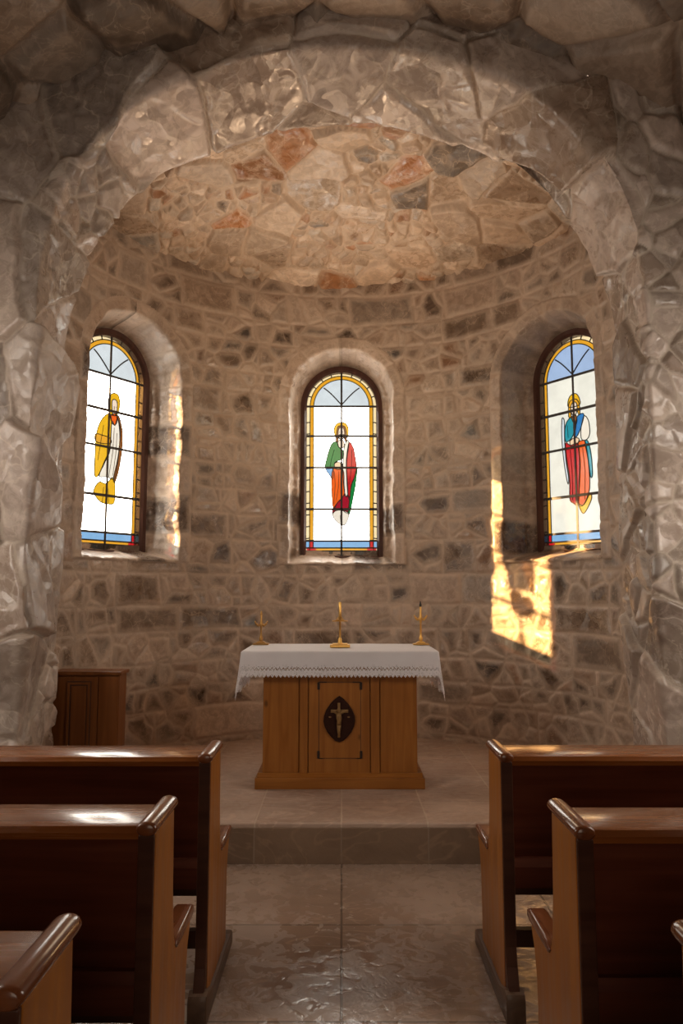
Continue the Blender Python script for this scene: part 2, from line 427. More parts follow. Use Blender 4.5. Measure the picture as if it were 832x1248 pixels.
def grid_mesh(name, P, edge, rnd, mat, keep=None, flip=False):
    nu, nv = P.shape[:2]
    me = bpy.data.meshes.new(name)
    idx = np.arange(nu*nv).reshape(nu, nv)
    q = np.stack([idx[:-1, :-1], idx[1:, :-1], idx[1:, 1:], idx[:-1, 1:]], -1)
    if flip: q = q[..., ::-1]
    q = q.reshape(-1, 4)
    if keep is not None:
        kk = keep.reshape(-1)
        q = q[kk[q].all(1)]
    used = np.unique(q); remap = np.full(nu*nv, -1); remap[used] = np.arange(len(used)); q = remap[q]
    co = P.reshape(-1, 3)[used]
    me.vertices.add(len(co)); me.vertices.foreach_set('co', co.astype(np.float32).ravel())
    me.loops.add(q.size); me.loops.foreach_set('vertex_index', q.astype(np.int32).ravel())
    me.polygons.add(len(q)); me.polygons.foreach_set('loop_start', np.arange(0, q.size, 4, dtype=np.int32))
    me.polygons.foreach_set('use_smooth', np.ones(len(q), dtype=bool))
    me.update(calc_edges=True)
    a = me.attributes.new('edge', 'FLOAT', 'POINT'); a.data.foreach_set('value', edge.reshape(-1)[used].astype(np.float32))
    c = np.ones((len(used), 4), np.float32); c[:, :3] = rnd.reshape(-1, 3)[used]
    a = me.attributes.new('stone', 'FLOAT_COLOR', 'POINT'); a.data.foreach_set('color', c.ravel())
    me.materials.append(mat)
    return link(bpy.data.objects.new(name, me))

# ------------------------------------------------------------------ dimensions
EYE = 1.43
R = 1.95; CY = 4.5                       # the apse: half round, centre (0, CY)
AB, AF = 4.55, 4.07                      # back and front of the arch
AW, ASP, ARY = 1.74, 3.09, 1.39          # arch half width, springing, rise
NW, VSP, VRY = 2.6, 3.21, 1.65           # nave half width, vault springing and rise
PZ = 0.205                               # platform height
WZ = 1.71                                # window frame bottom
WANG = [0.0, -56.0, 56.0]
SX, SZ = 0.00198, 0.00203
SPR = (1100-400)*SZ                      # arch springing of a window above its bottom
FHW = 189*SX                             # frame half width
WDEP = 0.29

# ------------------------------------------------------------------ setting: apse wall
def apse():
    step = 0.0095
    phi = np.radians(np.linspace(-97, 97, int(2*np.radians(97)*R/step)))
    zz = np.linspace(PZ-0.03, 4.42, int(4.25/step))
    F, Z = np.meshgrid(phi, zz, indexing='ij'); U = F*R
    edge, rnd = courses(U, Z, 4.1, solid=0.24, cell=0.185)
    h = 0.009*smooth(edge, 0.0, 0.024)*(0.3+1.0*rnd[..., 1]) + 0.007*fbm(U*9, Z*9, 3.0)
    h += 0.05*fbm(U*0.9, Z*0.9, 8.0, 2)*0.4
    keep = np.ones(F.shape, bool); push = np.zeros(F.shape)
    for k, ang in enumerate(WANG):
        zl = Z-WZ
        half = 0.462; bot = -0.035
        t = (F-math.radians(ang))*R
        for it in range(3):
            r_top = np.sqrt(t**2+(zl-SPR)**2)-half
            sd_box = np.maximum(np.abs(t)-half, bot-zl)
            dx = np.maximum(np.abs(t)-half, 0); dz = np.maximum(bot-zl, 0)
            out = np.sqrt(dx**2+dz**2)
            sd = np.where(zl > SPR, r_top, np.where(sd_box > 0, out, sd_box))
            t = (F-math.radians(ang))*(R+WDEP*smooth(-sd, -0.012, 0.078))
        along = np.where(zl > SPR, SPR+half*np.arctan2(zl-SPR, np.abs(t)+1e-6)*1.0, np.where(sd_box == bot-zl, 10+t, zl)) + np.where(t > 0, 40, 0)
        sdw = sd + 0.018*fbm(U*7, Z*7, 30+k) + 0.006*fbm(U*22, Z*22, 33+k)
        # dressed stones round the opening
        ring = (sd < 0.105+0.02*vnoise(U*4, Z*4, 50+k)) & (sd > -0.2) & (zl > bot-0.02)
        jw = 0.30
        a2 = along + 0.05*fbm(U*3, Z*3, 60+k)
        ii = np.floor(a2/jw); de = np.minimum(a2-ii*jw, (ii+1)*jw-a2)
        de = np.minimum(de, np.where(sd > 0, np.abs(0.105-sd), 9))
        de = np.where(sd < -0.005, np.minimum(de, 0.3), de)
        rr = np.stack([hsh(ii, ii*0+k, 71)*0.17 + np.where(hsh(ii, ii*0+k, 77) > 0.6, 0.70, 0.0), 0.35+0.65*hsh(ii, ii*0+k, 73), hsh(ii, ii*0+k, 79)], -1)
        edge = np.where(ring, de+0.004, edge); rnd = np.where(ring[..., None], rr, rnd)
        h = np.where(ring, 0.012+0.010*fbm(U*6, Z*6, 81)+0.005*smooth(de, 0, .02), h)
        p = smooth(-sdw, -0.012, 0.082)
        push = np.maximum(push, p*WDEP)
        reveal = (sd < 0) & (sd > -0.13)
        h = h + np.where(reveal, 0.02*fbm(U*12, Z*5, 90+k), 0)
        keep &= ~(sd < -0.125)
    rad = R + push - h*np.where(push > 0.02, 0.6, 1.0)
    P = np.stack([rad*np.sin(F), CY+rad*np.cos(F), Z - np.where(push > 0, push*0.0, 0)], -1)
    o = grid_mesh('wall_apse', P, edge, rnd, M['apse'], keep, flip=False)
    tag(o, 'curved rubble stone wall of the apse behind the altar', kind='structure')
apse()

def dome():
    st = 0.012
    x = np.arange(-2.06, 2.06, st); y = np.arange(4.47, 6.60, st)
    X, Y = np.meshgrid(x, y, indexing='ij')
    r = np.sqrt(X**2+(Y-CY)**2)
    a = X*1.0+0.08*fbm(X*2, Y*2, 5); b = Y*1.15+0.08*fbm(X*2, Y*2, 6)
    ed, ci, cj, du, dv = vor(a, b, 0.36, 0.30, 12.3, 0.95)
    ed2, ei, ej, eu, ev = vor(a+0.03*fbm(X*8, Y*8, 7), b+0.03*fbm(X*8, Y*8, 8), 0.14, 0.11, 15.1)
    small = hsh(ci, cj, 21) < 0.42
    edge = np.where(small, np.minimum(ed, ed2), ed)
    A = np.where(small, ei+31*ci, ci); B = np.where(small, ej+17*cj, cj)
    rnd = np.stack([hsh(A, B, 31), hsh(A, B, 33), hsh(A, B, 35)], -1)
    tx = np.where(small, eu, du)*(hsh(A, B, 41)-0.5)*0.30; ty = np.where(small, ev, dv)*(hsh(A, B, 43)-0.5)*0.30
    h = smooth(edge, 0, 0.02)*(0.012+0.03*(rnd[..., 2])+tx+ty) + 0.012*fbm(X*7, Y*7, 45)
    Z = 4.19+0.36*(1-(r/R)**2) - h
    o = grid_mesh('ceiling_apse', np.stack([X, Y, Z], -1), edge, rnd, M['dome'], r < 2.05, flip=True)
    tag(o, 'shallow stone dome over the apse', kind='structure')
dome()

def arch():
    st = 0.0105
    # profile of the opening
    pts = []
    n1 = int(ASP/st)
    for i in range(n1): pts.append((-AW, ASP*i/n1 - 0.02))
    th = np.linspace(PI, 0, 3000); ex = AW*np.cos(th); ez = ASP+ARY*np.sin(th)
    L = np.concatenate([[0], np.cumsum(np.hypot(np.diff(ex), np.diff(ez)))])
    n2 = int(L[-1]/st); ss = np.linspace(0, L[-1], n2)
    for s in ss: pts.append((np.interp(s, L, ex), np.interp(s, L, ez)))
    for i in range(n1-1, -1, -1): pts.append((AW, ASP*i/n1 - 0.02))
    pts = np.array(pts)
    d = np.gradient(pts, axis=0); d /= np.linalg.norm(d, axis=1)[:, None]
    nrm = np.stack([-d[:, 1], d[:, 0]], -1)          # outward of the opening
    for _ in range(40):
        nrm[1:-1] = (nrm[:-2]+nrm[1:-1]+nrm[2:])/3
    nrm /= np.linalg.norm(nrm, axis=1)[:, None]
    S = np.concatenate([[0], np.cumsum(np.linalg.norm(np.diff(pts, axis=0), axis=1))])
    # cross-section: back return, soffit, front face
    BR, SO, FR = 0.42, AB-AF, 1.35
    T = np.arange(0, BR+SO+FR, st)
    off = np.where(T < BR, BR-T, np.where(T < BR+SO, 0.0, T-BR-SO))
    yy = np.where(T < BR, AB, np.where(T < BR+SO, AB-(T-BR), AF))
    ker = np.ones(3)/3
    pad = lambda a: np.convolve(np.pad(a, 1, mode='edge'), ker, 'valid')
    offs, yys = pad(off), pad(yy)
    # splay: the front edge opens a little wider at the crown
    g = np.stack([np.gradient(offs), np.gradient(yys)], -1); g /= np.linalg.norm(g, axis=1)[:, None]
    # section normal (towards the room): rotate tangent
    sn = np.stack([g[:, 1], -g[:, 0]], -1)           # (d off, d y)
    SS, TT = np.meshgrid(S, T, indexing='ij')
    a = SS+0.10*fbm(SS*1.7, TT*1.7, 1.5); b = TT+0.10*fbm(SS*1.7, TT*1.7, 2.5)
    ed, ci, cj, du, dv = vor(a, b, 0.58, 0.50, 5.7, 0.9)
    ed2, ei, ej, eu, ev = vor(a+0.03*fbm(SS*6, TT*6, 3), b+0.03*fbm(SS*6, TT*6, 4), 0.19, 0.17, 8.2, 0.95)
    small = hsh(ci, cj, 22) < 0.16
    edge = np.where(small, np.minimum(ed, ed2), ed)
    A = np.where(small, ei+31*ci, ci); B = np.where(small, ej+17*cj, cj)
    rnd = np.stack([hsh(A, B, 131), hsh(A, B, 133), hsh(A, B, 135)], -1)
    # keep the lower jambs pale
    zl = pts[:, 1][:, None]
    pale = smooth(2.4-zl+0*TT, 0.0, 1.2)
    tx = np.where(small, eu, du)*(hsh(A, B, 141)-0.5)*0.30; ty = np.where(small, ev, dv)*(hsh(A, B, 143)-0.5)*0.30
    # cracked secondary facets
    e3, fi, fj, fu, fv = vor(a*0.8+b*0.5+5, b*0.8-a*0.5, 0.24, 0.13, 19.2, 1.0)
    facet = fu*(hsh(fi, fj, 151)-0.5)*0.35 + fv*(hsh(fi, fj, 153)-0.5)*0.35
    h = smooth(edge, -0.002, 0.026)*(0.012+0.03*(rnd[..., 2]-0.3)+tx+ty) + 0.004*fbm(SS*5, TT*5, 161) + facet*0.5*smooth(e3, 0.0, 0.03)
    h *= 1.0
    splay = 0.17*smooth(zl, 3.1, 4.4)*np.clip((TT-BR)/SO, 0, 1)      # the soffit opens towards the nave at the crown
    ofs = offs[None, :]+splay+sn[None, :, 0]*h
    Y = yys[None, :]+sn[None, :, 1]*h
    Xp = pts[:, 0][:, None]+nrm[:, 0][:, None]*ofs
    Zp = pts[:, 1][:, None]+nrm[:, 1][:, None]*ofs
    P = np.stack([Xp, np.broadcast_to(Y, Xp.shape), Zp], -1)
    o = grid_mesh('wall_arch', P, edge, rnd, M['arch'], flip=True)
    tag(o, 'broad rough arch of pale quartz blocks in front of the apse', kind='structure')
arch()

def nave():
    st = 0.022
    th = np.linspace(PI, 0, 3000); ex = NW*np.cos(th); ez = VSP+VRY*np.sin(th)
    L = np.concatenate([[0], np.cumsum(np.hypot(np.diff(ex), np.diff(ez)))])
    s = np.arange(0, L[-1], st); s = np.append(s, L[-1])
    y = np.arange(-2.25, 4.12, st)
    S, Y = np.meshgrid(s, y, indexing='ij')
    X = np.interp(S, L, ex); Z = np.interp(S, L, ez)
    a = S+0.12*fbm(S*1.5, Y*1.5, 1); b = Y+0.12*fbm(S*1.5, Y*1.5, 2)
    ed, ci, cj, du, dv = vor(a, b, 0.62, 0.52, 3.9, 0.9)
    rnd = np.stack([hsh(ci, cj, 31), hsh(ci, cj, 33), hsh(ci, cj, 35)], -1)
    h = smooth(ed, 0, 0.07)*(0.05+0.06*rnd[..., 2]) + 0.02*fbm(S*4, Y*4, 7)
    nx = X/NW**2; nz = (Z-VSP)/VRY**2; nn = np.hypot(nx, nz)+1e-9
    P = np.stack([X-nx/nn*h, Y, Z-nz/nn*h], -1)
    tag(grid_mesh('ceiling', P, ed, rnd, M['nave'], flip=True), 'rough stone barrel vault of the nave', kind='structure')
    for side, sg in (('left', -1), ('right', 1)):
        z = np.arange(-0.02, VSP+0.05, 0.03); yw = np.arange(-2.25, 4.12, 0.03)
        Yw, Zw = np.meshgrid(yw, z, indexing='ij')
        e, r = courses(Yw, Zw, 20+sg, (0.3, 0.45), (0.4, 0.8), 0.5, 0.26)
        hh = 0.03*smooth(e, 0, 0.04)
        o = grid_mesh('wall_'+side, np.stack([sg*(NW-hh), Yw, Zw], -1), e, r, M['nave'], flip=sg > 0)
        tag(o, 'stone side wall of the nave', kind='structure')
    xw = np.arange(-NW-0.05, NW+0.06, 0.03); z = np.arange(-0.02, 5.0, 0.03)
    Xw, Zw = np.meshgrid(xw, z, indexing='ij')
    e, r = courses(Xw, Zw, 29, (0.3, 0.45), (0.4, 0.8), 0.5, 0.26)
    tag(grid_mesh('wall_back', np.stack([Xw, -2.2+0.03*smooth(e, 0, 0.04), Zw], -1), e, r, M['nave'], flip=False), 'stone entrance wall of the nave', kind='structure')
nave()

bm = bmesh.new(); add_box(bm, -2.75, 2.75, -2.4, 4.6, -0.12, 0.0)
tag(obj('floor', bm, M['floor']), 'polished flagstone floor of the nave', kind='structure')
bm = bmesh.new()
pl = [(-2.3, AF+0.0), (2.3, AF+0.0), (2.3, 6.75), (-2.3, 6.75)]
add_prism(bm, pl, 'z', 0.0, PZ, 0.008, 2)
M['riser_shaded'] = floor_mat('shaded_step_riser_stone', (0.15, 0.092, 0.056), (0.21, 0.135, 0.086), (0.22, 0.155, 0.11), 0.46, 6.0, 0.0, 1.0, rough=(0.35, 0.55))  # shade on the step face put into a darker stone colour
pf = tag(obj('platform', bm, M['platform']), 'raised stone altar platform with one step', kind='structure')
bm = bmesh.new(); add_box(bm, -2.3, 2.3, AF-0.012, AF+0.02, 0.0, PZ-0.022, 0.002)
obj('step_riser', bm, M['riser_shaded'], pf)

# ------------------------------------------------------------------ stained glass windows
SKY = 12.0
def G(name, rgb):            # rgb is what is seen against the sky, linear
    return glass(name, tuple(min(0.93, c/SKY) for c in rgb))
G_CLEAR = glass('clear_white_glass', (0.93, 0.94, 0.95), 0.01)
G_DIM = G('greenish_clear_glass', (0.96, 1.0, 0.97))
G_PALEBLUE = G('pale_blue_glass', (0.74, 0.86, 1.0))
G_MIDBLUE = G('mid_blue_glass', (0.40, 0.58, 0.95))
G_CREAM = G('cream_glass', (1.1, 0.92, 0.58))
G_GOLD = G('gold_glass', (0.88, 0.44, 0.03))
G_YELLOW = G('yellow_glass', (0.95, 0.56, 0.02))
G_BLUE = G('sky_blue_glass', (0.24, 0.52, 0.95))
G_RED = G('red_glass', (0.62, 0.012, 0.02))
G_CRIMSON = G('crimson_glass', (0.40, 0.008, 0.03))
G_ORANGE = G('orange_glass', (0.92, 0.14, 0.015))
G_GREEN = G('green_glass', (0.008, 0.24, 0.055))
G_TEAL = G('teal_glass', (0.02, 0.33, 0.45))
G_DBLUE = G('deep_blue_glass', (0.03, 0.22, 0.62))
G_SKIN = G('skin_tone_glass', (0.95, 0.72, 0.50))
G_BROWN = G('brown_glass', (0.33, 0.12, 0.03))
G_PEACH = G('peach_glass', (1.0, 0.86, 0.74))
G_WHITE = G('milk_glass', (0.97, 0.94, 0.88))
M['lead'] = simple('dark_lead', (0.05, 0.045, 0.045), 0.5, 0.3)
M['frame'] = wood('window_frame_wood', (0.11, 0.045, 0.03), (0.05, 0.02, 0.014), 'z', 0.4, 0.15)

def WX(x): return (x-364)*SX
def WZc(y): return (1100-y)*SZ
def arched(hw, top_c, bottom, n=36):
    """outline in window pixels: half width hw, arch centre at y = top_c, bottom at y = bottom"""
    p = [(-hw*SX, WZc(bottom)), (hw*SX, WZc(bottom))]
    for i in range(n+1):
        a = PI*i/n
        p.append((hw*SX*math.cos(a), WZc(top_c)+hw*SX*math.sin(a)))
    return p
def ring_mesh(bm, o, i, y0, y1, cham=0.0, mat=0):
    n = len(o)
    A = [bm.verts.new((p[0], y0, p[1])) for p in o]; B = [bm.verts.new((p[0], y0, p[1])) for p in i]
    if cham:
        k = 0.35
        B = [bm.verts.new((p[0]*(1-k)+q[0]*k*1.0 + (p[0]-p[0]), y0, p[1]*(1-k)+q[1]*k)) for p, q in zip(i, o)]
        B2 = [bm.verts.new((p[0], y0+cham, p[1])) for p in i]
    C = [bm.verts.new((p[0], y1, p[1])) for p in i]; D = [bm.verts.new((p[0], y1, p[1])) for p in o]
    loops = [A, B] + ([B2] if cham else []) + [C, D, A]
    for P, Q in zip(loops, loops[1:]):
        for k in range(n):
            f = bm.faces.new([P[k], P[(k+1) % n], Q[(k+1) % n], Q[k]]); f.material_index = mat
    loose = [v for v in bm.verts if not v.link_faces]
    bmesh.ops.delete(bm, geom=loose, context='VERTS')
def strip(bm, p, q, w, y0, y1, mat=0):
    a = Vector((p[0], p[1])); b = Vector((q[0], q[1])); d = (b-a).normalized(); n = Vector((-d.y, d.x))*w/2
    add_prism(bm, [tuple(a-n), tuple(b-n), tuple(b+n), tuple(a+n)], 'y', y0, y1, mat=mat)

YG = 0.275    # glass plane behind the inner wall face
FIGS = {
 0: [  # (name, material, outline in window pixels)
  ('halo', G_YELLOW, [(364,473),(385,478),(396,500),(396,525),(388,545),(340,545),(331,525),(330,498),(343,478)], 1),
  ('hair', G_BROWN, [(345,500),(352,490),(372,489),(382,500),(387,530),(388,562),(378,556),(375,530),(352,532),(348,560),(338,560),(340,530)], 1),
  ('face', G_PEACH, [(350,508),(356,498),(370,498),(377,510),(377,535),(366,556),(358,556),(349,535)], 1),
  ('neck', G_PEACH, [(352,556),(372,556),(378,580),(368,592),(352,588),(346,570)], 1),
  ('green_mantle', G_GREEN, [(332,562),(345,568),(352,588),(372,606),(370,640),(350,650),(332,660),(326,682),(288,684),(294,645),(303,610),(316,576)], 0),
  ('white_stole', G_WHITE, [(374,600),(388,556),(399,568),(389,640),(388,700),(394,800),(382,812),(374,760),(370,690),(372,640)], 0),
  ('red_mantle', G_RED, [(399,566),(417,585),(426,620),(434,684),(422,730),(408,765),(402,830),(393,800),(387,700),(387,640)], 0),
  ('green_lining', G_GREEN, [(434,684),(438,690),(428,770),(412,850),(402,892),(394,888),(402,830),(410,765),(424,730)], 0),
  ('blue_sleeve', G_BLUE, [(290,686),(324,688),(322,735),(308,716)], 1),
  ('orange_robe', G_ORANGE, [(324,690),(370,690),(376,760),(378,800),(366,822),(346,840),(326,870),(318,780)], 0),
  ('crimson_robe', G_CRIMSON, [(325,872),(346,842),(366,824),(379,800),(384,815),(394,806),(401,832),(394,888),(365,876),(338,878),(322,892)], 0),
  ('hem', G_WHITE, [(322,893),(338,879),(365,877),(398,890),(394,918),(384,940),(370,944),(350,935),(330,915)], 1),
  ('hands', G_SKIN, [(332,664),(348,656),(366,664),(370,680),(354,690),(334,686)], 1)],
 -1: [
  ('halo', G_YELLOW, [(384,463),(408,468),(416,500),(410,535),(396,552),(366,548),(358,515),(362,480)], 1),
  ('face', G_PEACH, [(376,497),(392,488),(403,500),(402,535),(392,552),(380,545)], 1),
  ('neck', G_ORANGE, [(372,555),(398,545),(404,575),(392,590),(378,580)], 1),
  ('yellow_mantle', G_YELLOW, [(364,548),(376,570),(376,620),(371,690),(350,740),(322,800),(305,800),(303,730),(306,640),(328,580)], 0),
  ('white_tunic', G_WHITE, [(378,580),(394,592),(406,560),(420,590),(423,640),(416,720),(402,800),(360,800),(326,800),(352,742),(374,690)], 0),
  ('brown_border', G_BROWN, [(404,548),(420,562),(434,620),(432,700),(420,770),(404,815),(396,800),(414,720),(421,640),(416,590)], 0),
  ('yellow_hem', G_YELLOW, [(308,845),(330,822),(360,826),(388,800),(404,818),(406,880),(398,902),(360,904),(330,896),(304,868)], 1),
  ('hands', G_GOLD, [(302,640),(336,640),(372,645),(378,664),(340,672),(304,668)], 1)],
 1: [
  ('halo', G_YELLOW, [(364,470),(382,476),(394,498),(392,520),(342,520),(336,500),(346,478)], 1),
  ('hair', G_GOLD, [(340,508),(352,494),(376,494),(390,512),(394,545),(388,560),(378,540),(352,538),(350,562),(338,556)], 1),
  ('face', G_PEACH, [(350,518),(360,505),(376,508),(381,530),(374,552),(360,556),(351,540)], 1),
  ('blue_bodice', G_TEAL, [(338,566),(356,560),(372,592),(362,625),(342,650),(318,652),(316,610),(324,582)], 0),
  ('orange_yoke', G_BROWN, [(352,562),(372,556),(378,580),(370,596),(360,584)], 1),
  ('blue_shawl', G_DBLUE, [(378,566),(400,556),(412,566),(396,610),(376,640),(364,640),(372,600)], 0),
  ('white_sleeve', G_WHITE, [(412,568),(432,590),(436,640),(420,662),(396,655),(396,612)], 1),
  ('hands', G_SKIN, [(340,655),(366,645),(386,655),(372,672),(346,676)], 1),
  ('red_robe', G_RED, [(318,660),(342,672),(378,672),(384,740),(378,820),(370,905),(346,900),(330,880),(332,800),(322,730)], 0),
  ('orange_robe', G_ORANGE, [(379,672),(398,662),(414,672),(424,740),(428,830),(420,870),(396,910),(372,905),(380,820),(386,740)], 0),
  ('teal_drape', G_TEAL, [(412,668),(428,672),(440,730),(442,800),(432,806),(424,740)], 0),
  ('pale_drape', G_PALEBLUE, [(304,560),(316,570),(314,640),(318,730),(328,800),(322,820),(308,740),(300,640)], 0),
  ('yellow_hem', G_YELLOW, [(372,906),(396,911),(426,872),(434,890),(410,930),(392,944),(378,926)], 1)]}

def window(idx, ang, n):
    f = math.radians(ang)
    w = empty('window_%d' % n, (R*math.sin(f), CY+R*math.cos(f), WZ), -f)
    lab = {0: 'round-headed stained glass window above the altar, figure in green and red',
           -1: 'round-headed stained glass window on the left, figure in yellow',
           1: 'round-headed stained glass window on the right, figure in blue and red'}[idx]
    tag(w, lab, kind='structure')
    bm = bmesh.new()
    ring_mesh(bm, arched(189, 400, 1100), arched(163, 400, 1082), 0.235, 0.315, 0.022)
    fr = obj('window_frame', bm, M['frame'], w)
    # panes: one cut plan for the whole light, so that no two pieces of glass overlap
    y0 = YG-0.001
    def rect(x0, x1, ya, yb): return [(WX(x0), WZc(yb)), (WX(x1), WZc(yb)), (WX(x1), WZc(ya)), (WX(x0), WZc(ya))]
    lun = [(-131*SX, WZc(398)), (131*SX, WZc(398))] + [(131*SX*math.cos(PI*i/24), WZc(400)+131*SX*math.sin(PI*i/24)) for i in range(1, 24)]
    light = G_DIM if idx == 1 else G_CLEAR
    pieces = [('cream_border', G_CREAM, arched(164, 400, 1083), 0), ('gold_border', G_GOLD, arched(146, 400, 1060), 0),
              ('clear_pane', light, arched(131, 400, 1048), 0), ('lunette_pane', G_MIDBLUE if idx == 1 else G_PALEBLUE, lun, 0),
              ('blue_band', G_BLUE, rect(200.5, 527.5, 1017, 1046), 0)]
    for sx in (-1, 1):
        cx = 364+sx*139
        pieces += [('red_corner_pane', G_RED, rect(cx-7, cx+7, 1016, 1081), 0), ('red_corner_pane', G_RED, rect(cx-21, cx+21, 1043, 1058), 0)]
    fg = empty('glass_figure', (0, 0, 0), 0, w)
    for nm, mt, pts, sm in FIGS[idx]:
        pieces.append((nm, mt, catmull([(WX(x), WZc(y)) for x, y in pts], 4), 1))
    V, E, FC = [], [], []
    for nm, mt, q, sub in pieces:
        if sum(q[i-1][0]*q[i][1]-q[i][0]*q[i-1][1] for i in range(len(q))) < 0: q = q[::-1]
        n0 = len(V); V += [Vector(p) for p in q]; FC.append(list(range(n0, n0+len(q))))
    rv, re_, rf, ov, oe, of = delaunay_2d_cdt(V, E, FC, 1, 1e-6, True)
    owner = {}
    for i, (f_, src) in enumerate(zip(rf, of)):
        if src: owner.setdefault(max(src), []).append(f_)
    merged = {}
    for k, fl in owner.items():
        nm, mt, q, sub = pieces[k]
        merged.setdefault((nm, sub), [mt, []])[1].extend(fl)
    for (nm, sub), (mt, fl) in merged.items():
        bm = bmesh.new(); vm = {}
        for f_ in fl:
            vs_ = []
            for i in f_:
                if i not in vm: vm[i] = bm.verts.new((rv[i][0], YG+0.004, rv[i][1]))
                vs_.append(vm[i])
            try: bm.faces.new(vs_)
            except ValueError: pass
        g_ = bmesh.ops.extrude_face_region(bm, geom=list(bm.faces))
        bmesh.ops.translate(bm, verts=[v for v in g_['geom'] if isinstance(v, bmesh.types.BMVert)], vec=(0, -0.004, 0))
        bmesh.ops.recalc_face_normals(bm, faces=list(bm.faces))
        obj(nm, bm, mt, fg if sub else w)
    # leading
    bm = bmesh.new(); a, b = y0-0.004, y0
    for yy_, hw_, wd in ((537, 163, 11), (872, 163, 11), (1015, 163, 9), (1047, 163, 6), (1060, 163, 5)):
        strip(bm, (-hw_*SX, WZc(yy_)), (hw_*SX, WZc(yy_)), wd*SX, a, b)
    strip(bm, (0, WZc(1082)), (0, WZc(238)), 9*SX, a, b)
    for r_ in (147, 130):
        pts = [(-r_*SX, a, WZc(1082 if r_ > 140 else 1048))]+[(r_*SX*math.cos(PI-PI*i/40), a, WZc(400)+r_*SX*math.sin(PI-PI*i/40)) for i in range(41)]+[(r_*SX, a, WZc(1082 if r_ > 140 else 1048))]
        add_tube(bm, pts, 0.0042, 6)
    for sx in (-1, 1):
        pts = []
        for i in range(13):
            t = i/12; x = sx*(84*t); z = 392 - (80*t + 26*math.sin(t*PI/2) - 26*t)
            pts.append((x*SX, a, WZc(z)))
        add_tube(bm, pts, 0.0058, 6)
    for k in range(1, 12):                       # short cuts across the cream border
        zc = 420+k*53
        for sx in (-1, 1):
            strip(bm, (sx*147*SX, WZc(zc)), (sx*163*SX, WZc(zc+2)), 5*SX, a, b)
    for k in range(1, 10):
        an = PI*k/10
        strip(bm, (147*SX*math.cos(an), WZc(400)+147*SX*math.sin(an)), (163*SX*math.cos(an), WZc(400)+163*SX*math.sin(an)), 5*SX, a, b)
    obj('leading', bm, M['lead'], w)
    for yy_ in (400, 683):
        bm = bmesh.new()
        add_box(bm, -165*SX, 165*SX, y0-0.016, y0-0.002, WZc(yy_+4.5), WZc(yy_-4.5), 0.003)
        obj('saddle_bar', bm, M['lead'], w)
    lead = bmesh.new()
    for nm, mt, pts, sm in FIGS[idx]:
        q = catmull([(WX(x), WZc(y)) for x, y in pts], 4)
        add_tube(lead, [(x, y0-0.001, z) for x, z in q], 0.0038, 5, closed=True)
    # folds and face strokes in lead
    for fold in {0: [[(330,700),(335,760),(328,850)],[(352,700),(350,770),(340,830)],[(412,600),(410,680),(400,760)],[(330,600),(318,640),(310,680)],[(358,900),(360,930)],[(360,515),(361,528)],[(370,516),(370,520)],[(354,516),(356,520)],[(360,540),(368,540)]],
                 -1: [[(340,600),(330,660),(318,740)],[(392,600),(388,700),(372,800)],[(406,620),(404,700),(392,790)],[(350,840),(346,900)],[(372,845),(376,900)],[(388,515),(389,530)],[(396,516),(399,517)]],
                 1: [[(340,690),(346,780),(344,890)],[(362,690),(366,790),(360,900)],[(400,690),(408,780),(402,890)],[(330,590),(332,640)],[(366,524),(366,538)],[(372,522),(375,523)]]}[idx]:
        add_tube(lead, [(WX(x), y0-0.001, WZc(y)) for x, y in fold], 0.0026, 5)
    obj('figure_leading', lead, M['lead'], fg)
    # portal for the daylight
    ld = bpy.data.lights.new('window_daylight', 'AREA'); ld.shape = 'RECTANGLE'; ld.size = 0.70; ld.size_y = 1.85
    ld.cycles.is_portal = True
    lo = bpy.data.objects.new('window_daylight', ld); COL.objects.link(lo)
    rr = R+0.34
    lo.location = (rr*math.sin(f), CY+rr*math.cos(f), WZ+0.9)
    d = Vector((-math.sin(f), -math.cos(f), 0))
    lo.rotation_euler = d.to_track_quat('-Z', 'Z').to_euler()
window(0, 0, 1); window(-1, -56, 2); window(1, 56, 3)

# ------------------------------------------------------------------ pews
M['pew_end'] = wood('pew_end_wood', (0.38, 0.142, 0.026), (0.24, 0.076, 0.012), 'z', 0.38, 0.1, knots=True)
M['pew_back_shaded'] = wood('shaded_pew_back_wood', (0.14, 0.035, 0.014), (0.07, 0.015, 0.007), 'x', 0.42, 0.08)  # shade on the rear faces put into a darker wood colour
M['pew_rail'] = wood('pew_rail_wood', (0.29, 0.098, 0.022), (0.16, 0.044, 0.010), 'x', 0.24, 0.55, coat_rough=0.12)
M['pew_cap'] = wood('pew_cap_wood', (0.22, 0.070, 0.022), (0.10, 0.028, 0.010), 'y', 0.28, 0.5, coat_rough=0.14)
M['pew_dark'] = wood('pew_dark_wood', (0.08, 0.028, 0.013), (0.04, 0.013, 0.007), 'x', 0.45, 0.05)
M['pew_foot'] = wood('pew_foot_wood', (0.13, 0.075, 0.045), (0.065, 0.034, 0.02), 'y', 0.45, 0.1)

